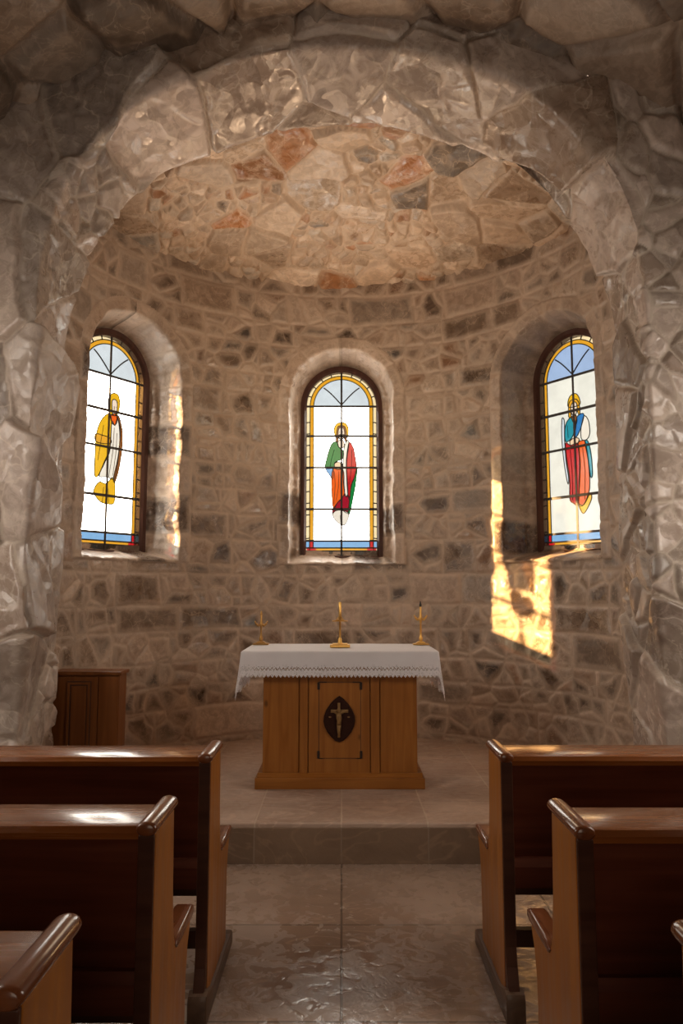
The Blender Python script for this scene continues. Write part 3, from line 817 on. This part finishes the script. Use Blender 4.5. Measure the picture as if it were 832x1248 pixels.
def make_pew(s, L=1.95):
    """s = +1: runs to +x from its aisle end at x = 0; y = 0 is the rear face, +y faces the altar"""
    root = empty('church_pew')
    def sx(a, b): return (a, b) if s > 0 else (-b, -a)
    for e, base in enumerate((0.0, L-0.042)):
        bm = bmesh.new()
        prof = [(0.0, 0.03), (0.0, 0.835), (0.205, 0.835), (0.215, 0.62), (0.235, 0.50), (0.26, 0.452), (0.455, 0.452), (0.462, 0.43), (0.43, 0.38), (0.41, 0.30), (0.405, 0.03)]
        x0, x1 = sx(base, base+0.042)
        add_prism(bm, prof, 'x', x0, x1, 0.004, 2)
        p = obj('end_panel', bm, M['pew_end'], root)
        # dark rear stile
        bm = bmesh.new(); add_box(bm, x0+0.001, x1-0.001, -0.012, 0.001, 0.10, 0.832, 0.003)
        obj('rear_stile', bm, M['pew_dark'], p)
        # rounded cap on top
        bm = bmesh.new(); cx = (x0+x1)/2; cr = 0.0255
        sec = [(cx+cr*math.cos(a)*1.05, 0.846+0.018*math.sin(a)) for a in [2*PI*i/20 for i in range(20)]]
        t = bmesh.new()
        ys = [-0.016, -0.013, -0.004, 0.10, 0.215, 0.232, 0.242, 0.246]; sc = [0.7, 0.9, 1, 1, 1, 0.96, 0.8, 0.45]
        rings = [[t.verts.new((cx+(q[0]-cx)*k, y, 0.846+(q[1]-0.846)*k)) for q in sec] for y, k in zip(ys, sc)]
        for A, B in zip(rings, rings[1:]):
            for i in range(20): t.faces.new([A[i], A[(i+1) % 20], B[(i+1) % 20], B[i]])
        t.faces.new(rings[0]); t.faces.new(rings[-1])
        bmesh.ops.recalc_face_normals(t, faces=list(t.faces)); merge(bm, t)
        obj('end_cap', bm, M['pew_cap'], p, smooth=True, autosharp=0.9)
        # small cap on the seat end
        bm = bmesh.new()
        sec = [(0.245, 0.462), (0.26, 0.448), (0.465, 0.446), (0.482, 0.450), (0.490, 0.461), (0.482, 0.474), (0.455, 0.480), (0.30, 0.478), (0.262, 0.474)]
        add_prism(bm, sec, 'x', x0-0.007, x1+0.007, 0.007, 3)
        obj('seat_end_cap', bm, M['pew_cap'], p, smooth=True, autosharp=0.6)
        # sled foot
        bm = bmesh.new()
        prof = [(-0.075, 0.0), (-0.075, 0.07), (-0.065, 0.092), (-0.04, 0.10), (0.0, 0.085), (0.06, 0.066), (0.44, 0.062), (0.50, 0.058), (0.515, 0.045), (0.518, 0.0)]
        add_prism(bm, prof, 'x', x0-0.012, x1+0.012, 0.006, 2)
        obj('foot', bm, M['pew_foot'], p, smooth=True, autosharp=0.6)
        # curved brace between stile and foot
        bm = bmesh.new()
        prof = [(-0.012, 0.30), (0.002, 0.30), (0.002, 0.07), (-0.06, 0.085), (-0.045, 0.11), (-0.026, 0.16), (-0.016, 0.22)]
        add_prism(bm, prof, 'x', x0+0.002, x1-0.002, 0.003, 2)
        obj('brace', bm, M['pew_dark'], p)
    def rail(name, y0, y1, z0, z1, mat, bev=0.005, inset=0.040):
        bm = bmesh.new(); a, b = sx(inset, L-inset)
        add_box(bm, a, b, y0, y1, z0, z1, bev, 3)
        return obj(name, bm, mat, root)
    bm = bmesh.new(); a, b = sx(0.036, L-0.036)
    prof = [(0.012, 0.815), (0.008, 0.832), (0.016, 0.846), (0.035, 0.850), (0.19, 0.850), (0.208, 0.845), (0.214, 0.832), (0.20, 0.818)]
    add_prism(bm, prof, 'x', a, b)
    obj('top_rail', bm, M['pew_rail'], root, smooth=True, autosharp=0.5)
    bm = bmesh.new(); a, b = sx(0.040, L-0.040)
    add_prism(bm, [(0.035, 0.815), (0.06, 0.815), (0.085, 0.46), (0.060, 0.46)], 'x', a, b)
    obj('backrest', bm, M['pew_back_shaded'], root)
    bm = bmesh.new()
    add_prism(bm, [(0.028, 0.395), (0.028, 0.465), (0.040, 0.492), (0.075, 0.492), (0.09, 0.395)], 'x', a, b)
    obj('bottom_rail', bm, M['pew_back_shaded'], root)
    rail('seat', 0.085, 0.47, 0.425, 0.452, M['pew_rail'], 0.008)
    rail('seat_rail', 0.06, 0.085, 0.36, 0.400, M['pew_dark'], 0.003)
    rail('stretcher', 0.10, 0.135, 0.165, 0.225, M['pew_dark'], 0.004)
    return root

GP = 'church pews beside the aisle'
rows = [(-1, -0.457, 2.67, 'varnished wooden pew left of the aisle, in the row next to the altar step'),
        (-1, -0.459, 1.90, 'varnished wooden pew left of the aisle, middle of the three rows'),
        (-1, -0.462, 1.14, 'varnished wooden pew left of the aisle, nearest row with only its end and top seen'),
        (1, 0.558, 2.68, 'varnished wooden pew right of the aisle, in the row next to the altar step'),
        (1, 0.568, 1.87, 'varnished wooden pew right of the aisle, middle of the three rows'),
        (1, 0.574, 1.115, 'varnished wooden pew right of the aisle, nearest row with only its rounded end seen')]
protos = {}
for s, x, y, lab in rows:
    if s not in protos:
        o = protos[s] = make_pew(s)
    else:
        o = copy_tree(protos[s])
    o.location = (x, y, 0.0)
    tag(o, lab, 'pew', GP)

# ------------------------------------------------------------------ altar
M['altar'] = wood('altar_wood', (0.34, 0.130, 0.024), (0.215, 0.070, 0.011), 'z', 0.42, 0.05, knots=True)
M['altar_x'] = wood('altar_base_wood', (0.34, 0.130, 0.024), (0.215, 0.070, 0.011), 'x', 0.42, 0.05)
M['groove_shade'] = simple('painted_groove_shade', (0.06, 0.022, 0.010), 0.6)  # shade of shallow recesses put into a dark colour
M['iron'] = simple('dark_iron', (0.035, 0.022, 0.016), 0.5, 0.6)
M['carved'] = simple('carved_dark_wood', (0.028, 0.009, 0.005), 0.6, 0, 0.3, 60, 0.4, spec=0.12)
M['relief'] = simple('worn_gilt_relief', (0.24, 0.135, 0.05), 0.5, 0.1, 0.3, 70, 0.3, spec=0.2)

AX, AY = -0.010, 4.735
ALT = empty('altar', (AX, AY, PZ))
tag(ALT, 'square wooden altar with a dark carved medallion, standing on the stone platform', 'altar')
def AXc(x): return (x-414)*0.00179
def AZc(y): return (695-y)*0.00186
TOPZ = 0.843; AD = 0.60
bm = bmesh.new()
hw = 0.529
add_box(bm, -hw, hw, 0.0, AD, 0.0, 0.066, 0.004)
add_prism(bm, [(0.008, 0.064), (0.008, 0.074), (0.020, 0.082), (0.030, 0.092), (AD-0.03, 0.092), (AD-0.02, 0.082), (AD-0.008, 0.074), (AD-0.008, 0.064)], 'x', -hw+0.014, hw-0.014)
obj('plinth', bm, M['altar_x'], ALT)
bm = bmesh.new()
add_box(bm, -0.480, 0.480, 0.045, AD-0.04, 0.088, TOPZ-0.03, 0.003)
obj('carcass', bm, M['altar'], ALT)
for x0, x1, nm, y0 in ((143, 270, 'side_panel', 0.036), (555, 686, 'side_panel', 0.036), (272, 301, 'stile', 0.026), (522, 553, 'stile', 0.026)):
    bm = bmesh.new(); add_box(bm, AXc(x0), AXc(x1), y0, 0.05, 0.089, TOPZ-0.03, 0.004)
    obj(nm, bm, M['altar'], ALT)
bm = bmesh.new(); add_box(bm, AXc(303), AXc(520), 0.034, 0.05, 0.089, TOPZ-0.03, 0.003)
ctr = obj('front_panel', bm, M['altar'], ALT)
bm = bmesh.new(); add_box(bm, AXc(341), AXc(486), 0.0305, 0.036, AZc(597), AZc(347), 0.0015)
dp = obj('raised_field', bm, M['altar'], ctr)
bm = bmesh.new()
x0, x1, z0, z1 = AXc(341), AXc(486), AZc(597), AZc(347); g = 0.0035
for a, b, c, d in ((x0-g, x1+g, z1, z1+g), (x0-g, x1+g, z0-g, z0), (x0-g, x0, z0, z1), (x1, x1+g, z0, z1)):
    add_box(bm, a, b, 0.0325, 0.0345, c, d)
obj('groove_shade_strip', bm, M['groove_shade'], ctr)  # flat dark strips drawing a recess's shade; nothing is cut in
for sx in (-1, 1):
    for top in (0, 1):
        bm = bmesh.new()
        cx = x0-0.004 if sx < 0 else x1+0.004
        zc = z1+0.002 if top else z0-0.002
        dz = -1 if top else 1
        a, b = sorted((zc, zc+dz*0.046))
        add_box(bm, cx-0.008, cx+0.008, 0.026, 0.035, a, b, 0.002)
        if top:
            c, d = sorted((cx, cx-sx*0.052)); add_box(bm, c, d, 0.027, 0.0345, zc-0.003, zc+0.003, 0.001)
        else:
            c, d = sorted((cx, cx-sx*0.03)); add_box(bm, c, d, 0.028, 0.0345, zc-0.002, zc+0.002, 0.0008)
        obj('corner_bracket', bm, M['iron'], ctr)
# medallion
mcx, mcz = AXc(412), AZc(468)
half = [(0, 77), (16, 66), (32, 50), (46, 30), (54, 10), (56, -6), (52, -24), (42, -44), (28, -60), (14, -72), (0, -76)]
out = [(mcx+x*0.00179, mcz+y*0.00186) for x, y in half] + [(mcx-x*0.00179, mcz+y*0.00186) for x, y in reversed(half[1:-1])]
bm = bmesh.new(); add_prism(bm, out, 'y', 0.019, 0.036, 0.004, 2)
med = obj('medallion', bm, M['carved'], ALT)
bm = bmesh.new()
inn = [(mcx+(x-mcx)*0.9, mcz+(z-mcz)*0.9) for x, z in out]
add_tube(bm, [(x, 0.019, z) for x, z in inn], 0.0022, 6, closed=True)
obj('rim', bm, M['carved'], med, smooth=True)
bm = bmesh.new()   # small carved crucifix
def mp(x, y): return (mcx+(x-404)*0.000560, mcz-(y-535)*0.000575)
def mbox(xa, xb, ya, yb, d0, d1, bev=0.0015):
    (a, d), (b, c) = mp(xa, ya), mp(xb, yb); add_box(bm, a, b, d0, d1, c, d, bev)
mbox(384, 414, 360, 730, 0.0135, 0.0195); mbox(308, 505, 432, 466, 0.0135, 0.0195)
for pts, rr in (([(397, 470), (400, 520), (402, 560), (398, 590)], [0.016, 0.018, 0.013, 0.015]),
                ([(392, 590), (394, 650), (397, 715)], [0.010, 0.008, 0.006]), ([(406, 590), (405, 650), (401, 715)], [0.010, 0.008, 0.006]),
                ([(390, 480), (352, 455), (318, 445)], [0.009, 0.0075, 0.006]), ([(408, 480), (450, 455), (490, 445)], [0.009, 0.0075, 0.006])):
    add_tube(bm, [(mp(x, y)[0], 0.012, mp(x, y)[1]) for x, y in pts], rr, 8)
a, c = mp(399, 440); add_blob(bm, (a, 0.008, c), (0.012, 0.011, 0.017))
for x in (300, 508):
    a, c = mp(x, 512); add_blob(bm, (a, 0.018, c), (0.009, 0.004, 0.005))
obj('crucifix_relief', bm, M['relief'], med, smooth=True)
bm = bmesh.new(); add_box(bm, -0.60, 0.60, -0.005, AD+0.01, TOPZ-0.032, TOPZ, 0.006)
obj('altar_top', bm, M['altar_x'], ALT)

# ------------------------------------------------------------------ altar cloth
def cloth_mat(name, lace):
    m, t, out = nt(name); b = principled(t, out)
    b.inputs['Roughness'].default_value = 0.85
    b.inputs['Sheen Weight'].default_value = 0.2
    uv = N(t, 'ShaderNodeUVMap'); sp = N(t, 'ShaderNodeSeparateXYZ'); t.links.new(uv.outputs[0], sp.inputs[0])
    tc = N(t, 'ShaderNodeTexCoord')
    no = N(t, 'ShaderNodeTexNoise'); no.inputs['Scale'].default_value = 9; t.links.new(tc.outputs['Object'], no.inputs['Vector'])
    c = mixc(t, no.outputs[0], (0.78, 0.75, 0.77), (0.88, 0.86, 0.88)); t.links.new(c, b.inputs['Base Color'])
    wv = N(t, 'ShaderNodeTexNoise'); wv.inputs['Scale'].default_value = 350; t.links.new(uv.outputs[0], wv.inputs['Vector'])
    bp = N(t, 'ShaderNodeBump'); bp.inputs['Strength'].default_value = 0.2; bp.inputs['Distance'].default_value = 0.001
    t.links.new(wv.outputs[0], bp.inputs['Height']); t.links.new(bp.outputs[0], b.inputs['Normal'])
    tl = N(t, 'ShaderNodeBsdfTranslucent'); t.links.new(c, tl.inputs[0])
    mx = N(t, 'ShaderNodeMixShader'); mx.inputs[0].default_value = 0.25
    t.links.new(b.outputs[0], mx.inputs[1]); t.links.new(tl.outputs[0], mx.inputs[2])
    if lace:
        # eyelets: small holes between the threads, u runs along the hem, v up from the edge
        vo = N(t, 'ShaderNodeTexVoronoi'); vo.inputs['Scale'].default_value = 95; vo.inputs['Randomness'].default_value = 0.55
        t.links.new(uv.outputs[0], vo.inputs['Vector'])
        hole = maprange(t, vo.outputs[0], 0.26, 0.36, 1.0, 0.0)
        band = math_n(t, 'MULTIPLY', maprange(t, sp.outputs[1], 0.040, 0.048, 0.0, 1.0), maprange(t, sp.outputs[1], 0.062, 0.070, 1.0, 0.0))
        band = math_n(t, 'MAXIMUM', band, maprange(t, sp.outputs[1], 0.018, 0.026, 0.55, 0.25))
        sn = math_n(t, 'SINE', math_n(t, 'MULTIPLY', sp.outputs[0], 2*PI/0.024))
        arc = math_n(t, 'ABSOLUTE', math_n(t, 'SUBTRACT', sp.outputs[1], math_n(t, 'ADD', 0.052, math_n(t, 'MULTIPLY', sn, 0.007))))
        hole2 = math_n(t, 'MULTIPLY', maprange(t, arc, 0.0015, 0.004, 0.9, 0.0), maprange(t, wv.outputs[0], 0.3, 0.5, 0.4, 1.0))
        hf = math_n(t, 'MAXIMUM', math_n(t, 'MULTIPLY', hole, band), hole2)
        tr = N(t, 'ShaderNodeBsdfTransparent'); m2 = N(t, 'ShaderNodeMixShader')
        t.links.new(hf, m2.inputs[0]); t.links.new(mx.outputs[0], m2.inputs[1]); t.links.new(tr.outputs[0], m2.inputs[2]); t.links.new(m2.outputs[0], out.inputs[0])
    else:
        t.links.new(mx.outputs[0], out.inputs[0])
    return m
M['linen'] = cloth_mat('white_linen', False); M['lace'] = cloth_mat('white_lace', True)

def altar_cloth():
    TX, TY0, TY1 = 0.612, -0.012, AD+0.018      # table edge the cloth folds over (altar space)
    OF, OS = 0.170, 0.275                        # overhang to the front/back and to the sides
    LB = 0.075                                   # lace border
    st = 0.0065
    xs = np.arange(-TX-OS, TX+OS+st*0.5, st); ys = np.arange(TY0-OF, TY1+OF+st*0.5, st)
    X, Y = np.meshgrid(xs, ys, indexing='ij')
    a = np.maximum(np.maximum(TY0-Y, Y-TY1), 0); b = np.maximum(np.abs(X)-TX, 0)
    sgx = np.sign(X); sgy = np.where(Y < (TY0+TY1)/2, -1, 1)
    r = np.hypot(a, b)
    edge_d = np.minimum((TX+OS)-np.abs(X), np.minimum(Y-(TY0-OF), (TY1+OF)-Y))
    scal = np.clip(edge_d, 0, 1)
    px = np.clip(X, -TX, TX); py = np.clip(Y, TY0, TY1)
    # direction away from the table at this point of the rim
    nx = np.where(r > 0, b/np.maximum(r, 1e-9), 0)*sgx; ny = np.where(r > 0, a/np.maximum(r, 1e-9), 0)*sgy
    rb = 0.012                                   # bend radius at the rim
    ang = np.clip(r/rb, 0, PI/2); out_ = rb*np.sin(ang); drop = rb*(1-np.cos(ang)) + np.maximum(r-rb*PI/2, 0)
    fold = 0.5+0.5*np.sin(px*23+0.7*np.sin(px*9)+1.0)
    folds = 0.5+0.5*np.sin(py*30+0.8)
    corner = np.minimum(nx*nx, ny*ny)*4
    flare = 0.045+0.06*fold*(ny*ny)+0.10*folds*(nx*nx)
    flare = flare + 0.16*corner*np.sin(4*np.arctan2(np.abs(ny), np.abs(nx)+1e-9))**2*0.1
    hor = out_+flare*np.maximum(drop-0.01, 0)
    Zt = TOPZ+0.0055 - drop*np.sqrt(np.maximum(1-flare**2, 0.2)) + 0.0012*fbm(X*9, Y*9, 3)
    PX = px+nx*hor; PYv = py+ny*hor
    Xf = np.stack([PX, PYv, Zt], -1)
    nu, nv = X.shape
    # scalloped hem: pull alternate edge vertices
    along = np.where((TX+OS)-np.abs(X) < np.minimum(Y-(TY0-OF), (TY1+OF)-Y), Y, X)
    border = edge_d < LB
    def build(name, sel, mat, parent):
        bm = bmesh.new(); uvl = bm.loops.layers.uv.new('UVMap')
        vm = {}
        def vert(i, j):
            if (i, j) not in vm:
                co = Xf[i, j].copy()
                vm[(i, j)] = bm.verts.new(co)
            return vm[(i, j)]
        for i in range(nu-1):
            for j in range(nv-1):
                d = edge_d[i:i+2, j:j+2].mean()
                if (d < LB) != sel: continue
                if d < 0.012:
                    al = along[i:i+2, j:j+2].mean()
                    if d < 0.012*(0.5+0.5*math.sin(al*2*PI/0.026)) : continue
                ij = ((i, j), (i+1, j), (i+1, j+1), (i, j+1))
                f = bm.faces.new([vert(*k) for k in ij]); f.smooth = True
                for l, k in zip(f.loops, ij):
                    l[uvl].uv = (along[k], edge_d[k])
        o = obj(name, bm, mat, parent)
        return o
    c = build('altar_cloth', False, M['linen'], None)
    c.location = (AX, AY, PZ)
    l = build('lace_trim', True, M['lace'], c)
    l['label'] = 'openwork lace border with a jagged hem'
    tag(c, 'white lace-edged cloth draped over the wooden altar', 'tablecloth')
altar_cloth()

# ------------------------------------------------------------------ brass crosses on the altar
M['brass'] = simple('polished_brass', (0.72, 0.42, 0.12), 0.28, 1.0, 0.12, 40, 0.05)
M['brass_dull'] = simple('aged_brass', (0.48, 0.27, 0.09), 0.38, 1.0, 0.25, 60, 0.15)
M['black'] = simple('black_iron_tip', (0.02, 0.016, 0.012), 0.5, 0.3)
CZ = PZ+TOPZ+0.0075
# middle: plain tall cross with a thin crossbar
c = empty('altar_cross', (-0.010, 4.985, CZ)); tag(c, 'tall plain brass cross with a thin crossbar in the middle of the altar', 'cross', 'brass crosses on the altar')
bm = bmesh.new(); add_box(bm, -0.066, 0.066, -0.042, 0.042, 0.0, 0.020, 0.004, 3); add_box(bm, -0.050, 0.050, -0.030, 0.030, 0.019, 0.027, 0.003)
obj('base', bm, M['brass'], c)
bm = bmesh.new(); add_lathe(bm, [(0.017, 0.026), (0.017, 0.034), (0.013, 0.040), (0.014, 0.052), (0.010, 0.060), (0.008, 0.064)], n=20)
obj('socket', bm, M['brass'], c, smooth=True, autosharp=0.7)
bm = bmesh.new(); add_lathe(bm, [(0.0072, 0.06), (0.0065, 0.10), (0.0068, 0.17), (0.010, 0.185), (0.0095, 0.22), (0.0092, 0.296), (0.007, 0.300)], n=16)
obj('stem', bm, M['brass'], c, smooth=True, autosharp=0.7)
bm = bmesh.new(); add_tube(bm, [(-0.052, 0, 0.174), (-0.034, 0, 0.174), (-0.016, 0, 0.177), (0, 0, 0.179), (0.016, 0, 0.177), (0.034, 0, 0.174), (0.052, 0, 0.174)], [0.0025, 0.0045, 0.007, 0.010, 0.007, 0.0045, 0.0025], 10)
for sx in (-1, 1):
    add_tube(bm, [(sx*0.008, 0, 0.200), (sx*0.016, 0, 0.190), (sx*0.026, 0, 0.178)], [0.003, 0.0035, 0.003], 8)
obj('crossbar', bm, M['brass'], c, smooth=True, autosharp=0.8)

def budded(name, loc, label, mat, h, tip, scale):
    c = empty(name, loc); tag(c, label, 'cross', 'brass crosses on the altar')
    bm = bmesh.new(); w = 0.060*scale
    add_box(bm, -w, w, -0.036, 0.036, 0, 0.010, 0.003)
    add_prism(bm, [(-w*0.7, 0.009), (w*0.7, 0.009), (w*0.32, 0.024), (-w*0.32, 0.024)], 'y', -0.022, 0.022, 0.002)
    obj('base', bm, mat, c)
    bm = bmesh.new(); k = h/0.30
    add_lathe(bm, [(0.010, 0.022), (0.013, 0.036), (0.012, 0.050), (0.0075, 0.060), (0.0065, 0.075), (0.006, 0.15*k), (0.0085, 0.158*k), (0.010, 0.17*k), (0.010, 0.20*k), (0.0075, 0.215*k), (0.007, 0.26*k), (0.006, 0.268*k)], n=16)
    obj('stem', bm, mat, c, smooth=True, autosharp=0.8)
    bm = bmesh.new(); zc = 0.185*k
    for sx in (-1, 1):      # leaf-like arms with lobed ends
        add_tube(bm, [(0, 0, zc), (sx*0.018, 0, zc-0.010), (sx*0.030, 0, zc-0.006), (sx*0.040, 0, zc+0.010)], [0.009, 0.008, 0.007, 0.004], 10)
        add_blob(bm, (sx*0.020, 0, zc-0.012), (0.010, 0.008, 0.007))
        add_blob(bm, (sx*0.034, 0, zc+0.002), (0.009, 0.007, 0.007))
        add_blob(bm, (sx*0.042, 0, zc+0.014), (0.006, 0.005, 0.007))
    add_blob(bm, (0, 0, zc), (0.013, 0.011, 0.016))
    obj('crossbar', bm, mat, c, smooth=True)
    bm = bmesh.new(); add_lathe(bm, [(0.0062, 0.262*k), (0.0085, 0.268*k), (0.009, 0.278*k), (0.005, 0.288*k), (0.0042, 0.298*k), (0.002, 0.302*k)], n=12)
    obj('finial', bm, tip, c, smooth=True)
budded('altar_cross', (-0.563, 5.235, CZ), 'small tarnished brass cross near the left end of the altar', M['brass_dull'], 0.232, M['brass_dull'], 0.92)
budded('altar_cross', (0.553, 5.220, CZ), 'brass cross with lobed arms and a black tip near the right end of the altar', M['brass'], 0.300, M['black'], 0.92)

# ------------------------------------------------------------------ cabinet behind the left jamb
M['cab'] = wood('cabinet_wood', (0.24, 0.085, 0.020), (0.14, 0.043, 0.010), 'z', 0.4, 0.05)
CAB = empty('cabinet', (-1.590, 4.680, PZ)); tag(CAB, 'low dark wooden cabinet with one panelled door against the left apse wall', 'cabinet')
W2, H2, D2 = 0.205, 0.725, 0.17
bm = bmesh.new(); add_box(bm, -W2, W2, 0.012, D2, 0.0, H2-0.022, 0.003); obj('body', bm, M['cab'], CAB)
bm = bmesh.new(); add_box(bm, -W2-0.012, W2+0.016, -0.012, D2+0.005, H2-0.022, H2, 0.004); obj('cabinet_top', bm, M['cab'], CAB)
bm = bmesh.new(); add_box(bm, -W2+0.004, 0.075, 0.0, 0.0135, 0.03, H2-0.03, 0.003); dr = obj('door', bm, M['cab'], CAB)
bm = bmesh.new()
xa, xb, za, zb = -0.110, 0.030, 0.23, 0.66
ring = lambda d: [(xa+d, za+d), (xb-d, za+d), (xb-d, zb-d), (xa+d, zb-d)]
ring_mesh(bm, ring(0), ring(0.014), -0.008, 0.004)
obj('door_moulding', bm, M['cab'], dr)
bm = bmesh.new(); ring_mesh(bm, ring(-0.006), ring(0.0), -0.001, 0.004); ring_mesh(bm, ring(0.014), ring(0.024), -0.001, 0.004)
obj('door_groove_shade', bm, M['groove_shade'], dr)  # dark rings paint shade round the moulding; the door is not recessed
bm = bmesh.new(); add_box(bm, xa+0.022, xb-0.022, -0.005, 0.004, za+0.022, zb-0.022, 0.004); obj('door_field', bm, M['cab'], dr)
bm = bmesh.new(); add_box(bm, 0.080, W2-0.003, 0.003, 0.0135, 0.03, H2-0.03, 0.003); obj('front_board', bm, M['cab'], CAB)
bm = bmesh.new(); add_box(bm, -W2-0.004, W2+0.004, 0.004, D2+0.002, 0.0, 0.028, 0.003); obj('skirting', bm, M['cab'], CAB)

# ------------------------------------------------------------------ light
w = bpy.data.worlds.new('daylight'); scene.world = w; w.use_nodes = True
bg = w.node_tree.nodes['Background']; bg.inputs[0].default_value = (1.0, 0.93, 0.82, 1); bg.inputs[1].default_value = SKY

def sun(name, d, energy, col, ang):
    l = bpy.data.lights.new(name, 'SUN'); l.energy = energy; l.color = col; l.angle = ang
    o = bpy.data.objects.new(name, l); COL.objects.link(o)
    o.rotation_euler = Vector(d).to_track_quat('-Z', 'Z').to_euler(); o.location = (-6, 6, 5)
sun('low_sun', (1.0, 0.030, -0.268), 25.0, (1.0, 0.58, 0.22), 0.012)

def area(name, loc, d, sx, sy, e, col):
    l = bpy.data.lights.new(name, 'AREA'); l.shape = 'RECTANGLE'; l.size = sx; l.size_y = sy; l.energy = e; l.color = col
    o = bpy.data.objects.new(name, l); COL.objects.link(o); o.location = loc
    o.rotation_euler = Vector(d).to_track_quat('-Z', 'Y').to_euler()
area('added_nave_side_fill', (-2.5, 2.6, 2.1), (1, 0.35, -0.35), 0.8, 1.4, 38, (1.0, 0.88, 0.76))  # added side fills, one per nave wall; no window opening stands behind them
area('added_nave_side_fill', (2.5, 2.6, 2.1), (-1, 0.35, -0.35), 0.8, 1.4, 38, (1.0, 0.88, 0.76))
area('added_nave_rear_fill', (0.0, -2.1, 1.6), (0, 1, -0.1), 1.4, 2.0, 21, (1.0, 0.82, 0.64))  # added fill from the rear; the entrance wall has no opening
# unseen spot added behind the altar to brighten the dome; no fixture there
lp = bpy.data.lights.new('added_dome_fill', 'SPOT'); lp.energy = 150; lp.color = (1.0, 0.66, 0.40); lp.shadow_soft_size = 0.10
lp.spot_size = math.radians(62); lp.spot_blend = 0.9
lo = bpy.data.objects.new('added_dome_fill', lp); COL.objects.link(lo); lo.location = (0.0, 5.62, 0.45)
lo.rotation_euler = Vector((0, -0.16, 1)).to_track_quat('-Z', 'Y').to_euler()

# added warm fill high in the apse; no fitting is built for it
lp = bpy.data.lights.new('added_apse_fill', 'POINT'); lp.energy = 14; lp.color = (1.0, 0.73, 0.47); lp.shadow_soft_size = 0.3
lo = bpy.data.objects.new('added_apse_fill', lp); COL.objects.link(lo); lo.location = (0.0, 5.35, 3.0)

# ------------------------------------------------------------------ camera
cam = bpy.data.cameras.new('camera'); co = bpy.data.objects.new('camera', cam); COL.objects.link(co)
cam.sensor_fit = 'HORIZONTAL'; cam.sensor_width = 36.0; cam.lens = 36.0*900/832
co.location = (0, 0, EYE); co.rotation_euler = (math.radians(90+6.09), 0, 0)
cam.clip_start = 0.05
scene.camera = co

vs = scene.view_settings
scene.display_settings.display_device = 'sRGB'
vs.view_transform = 'Standard'; vs.look = 'None'; vs.exposure = 0.08; vs.gamma = 1.0; vs.use_curve_mapping = False
cy = scene.cycles
cy.use_denoising = True
cy.max_bounces = 9; cy.diffuse_bounces = 6; cy.glossy_bounces = 4; cy.transparent_max_bounces = 24
cy.sample_clamp_indirect = 6.0
cy.caustics_reflective = False; cy.caustics_refractive = False
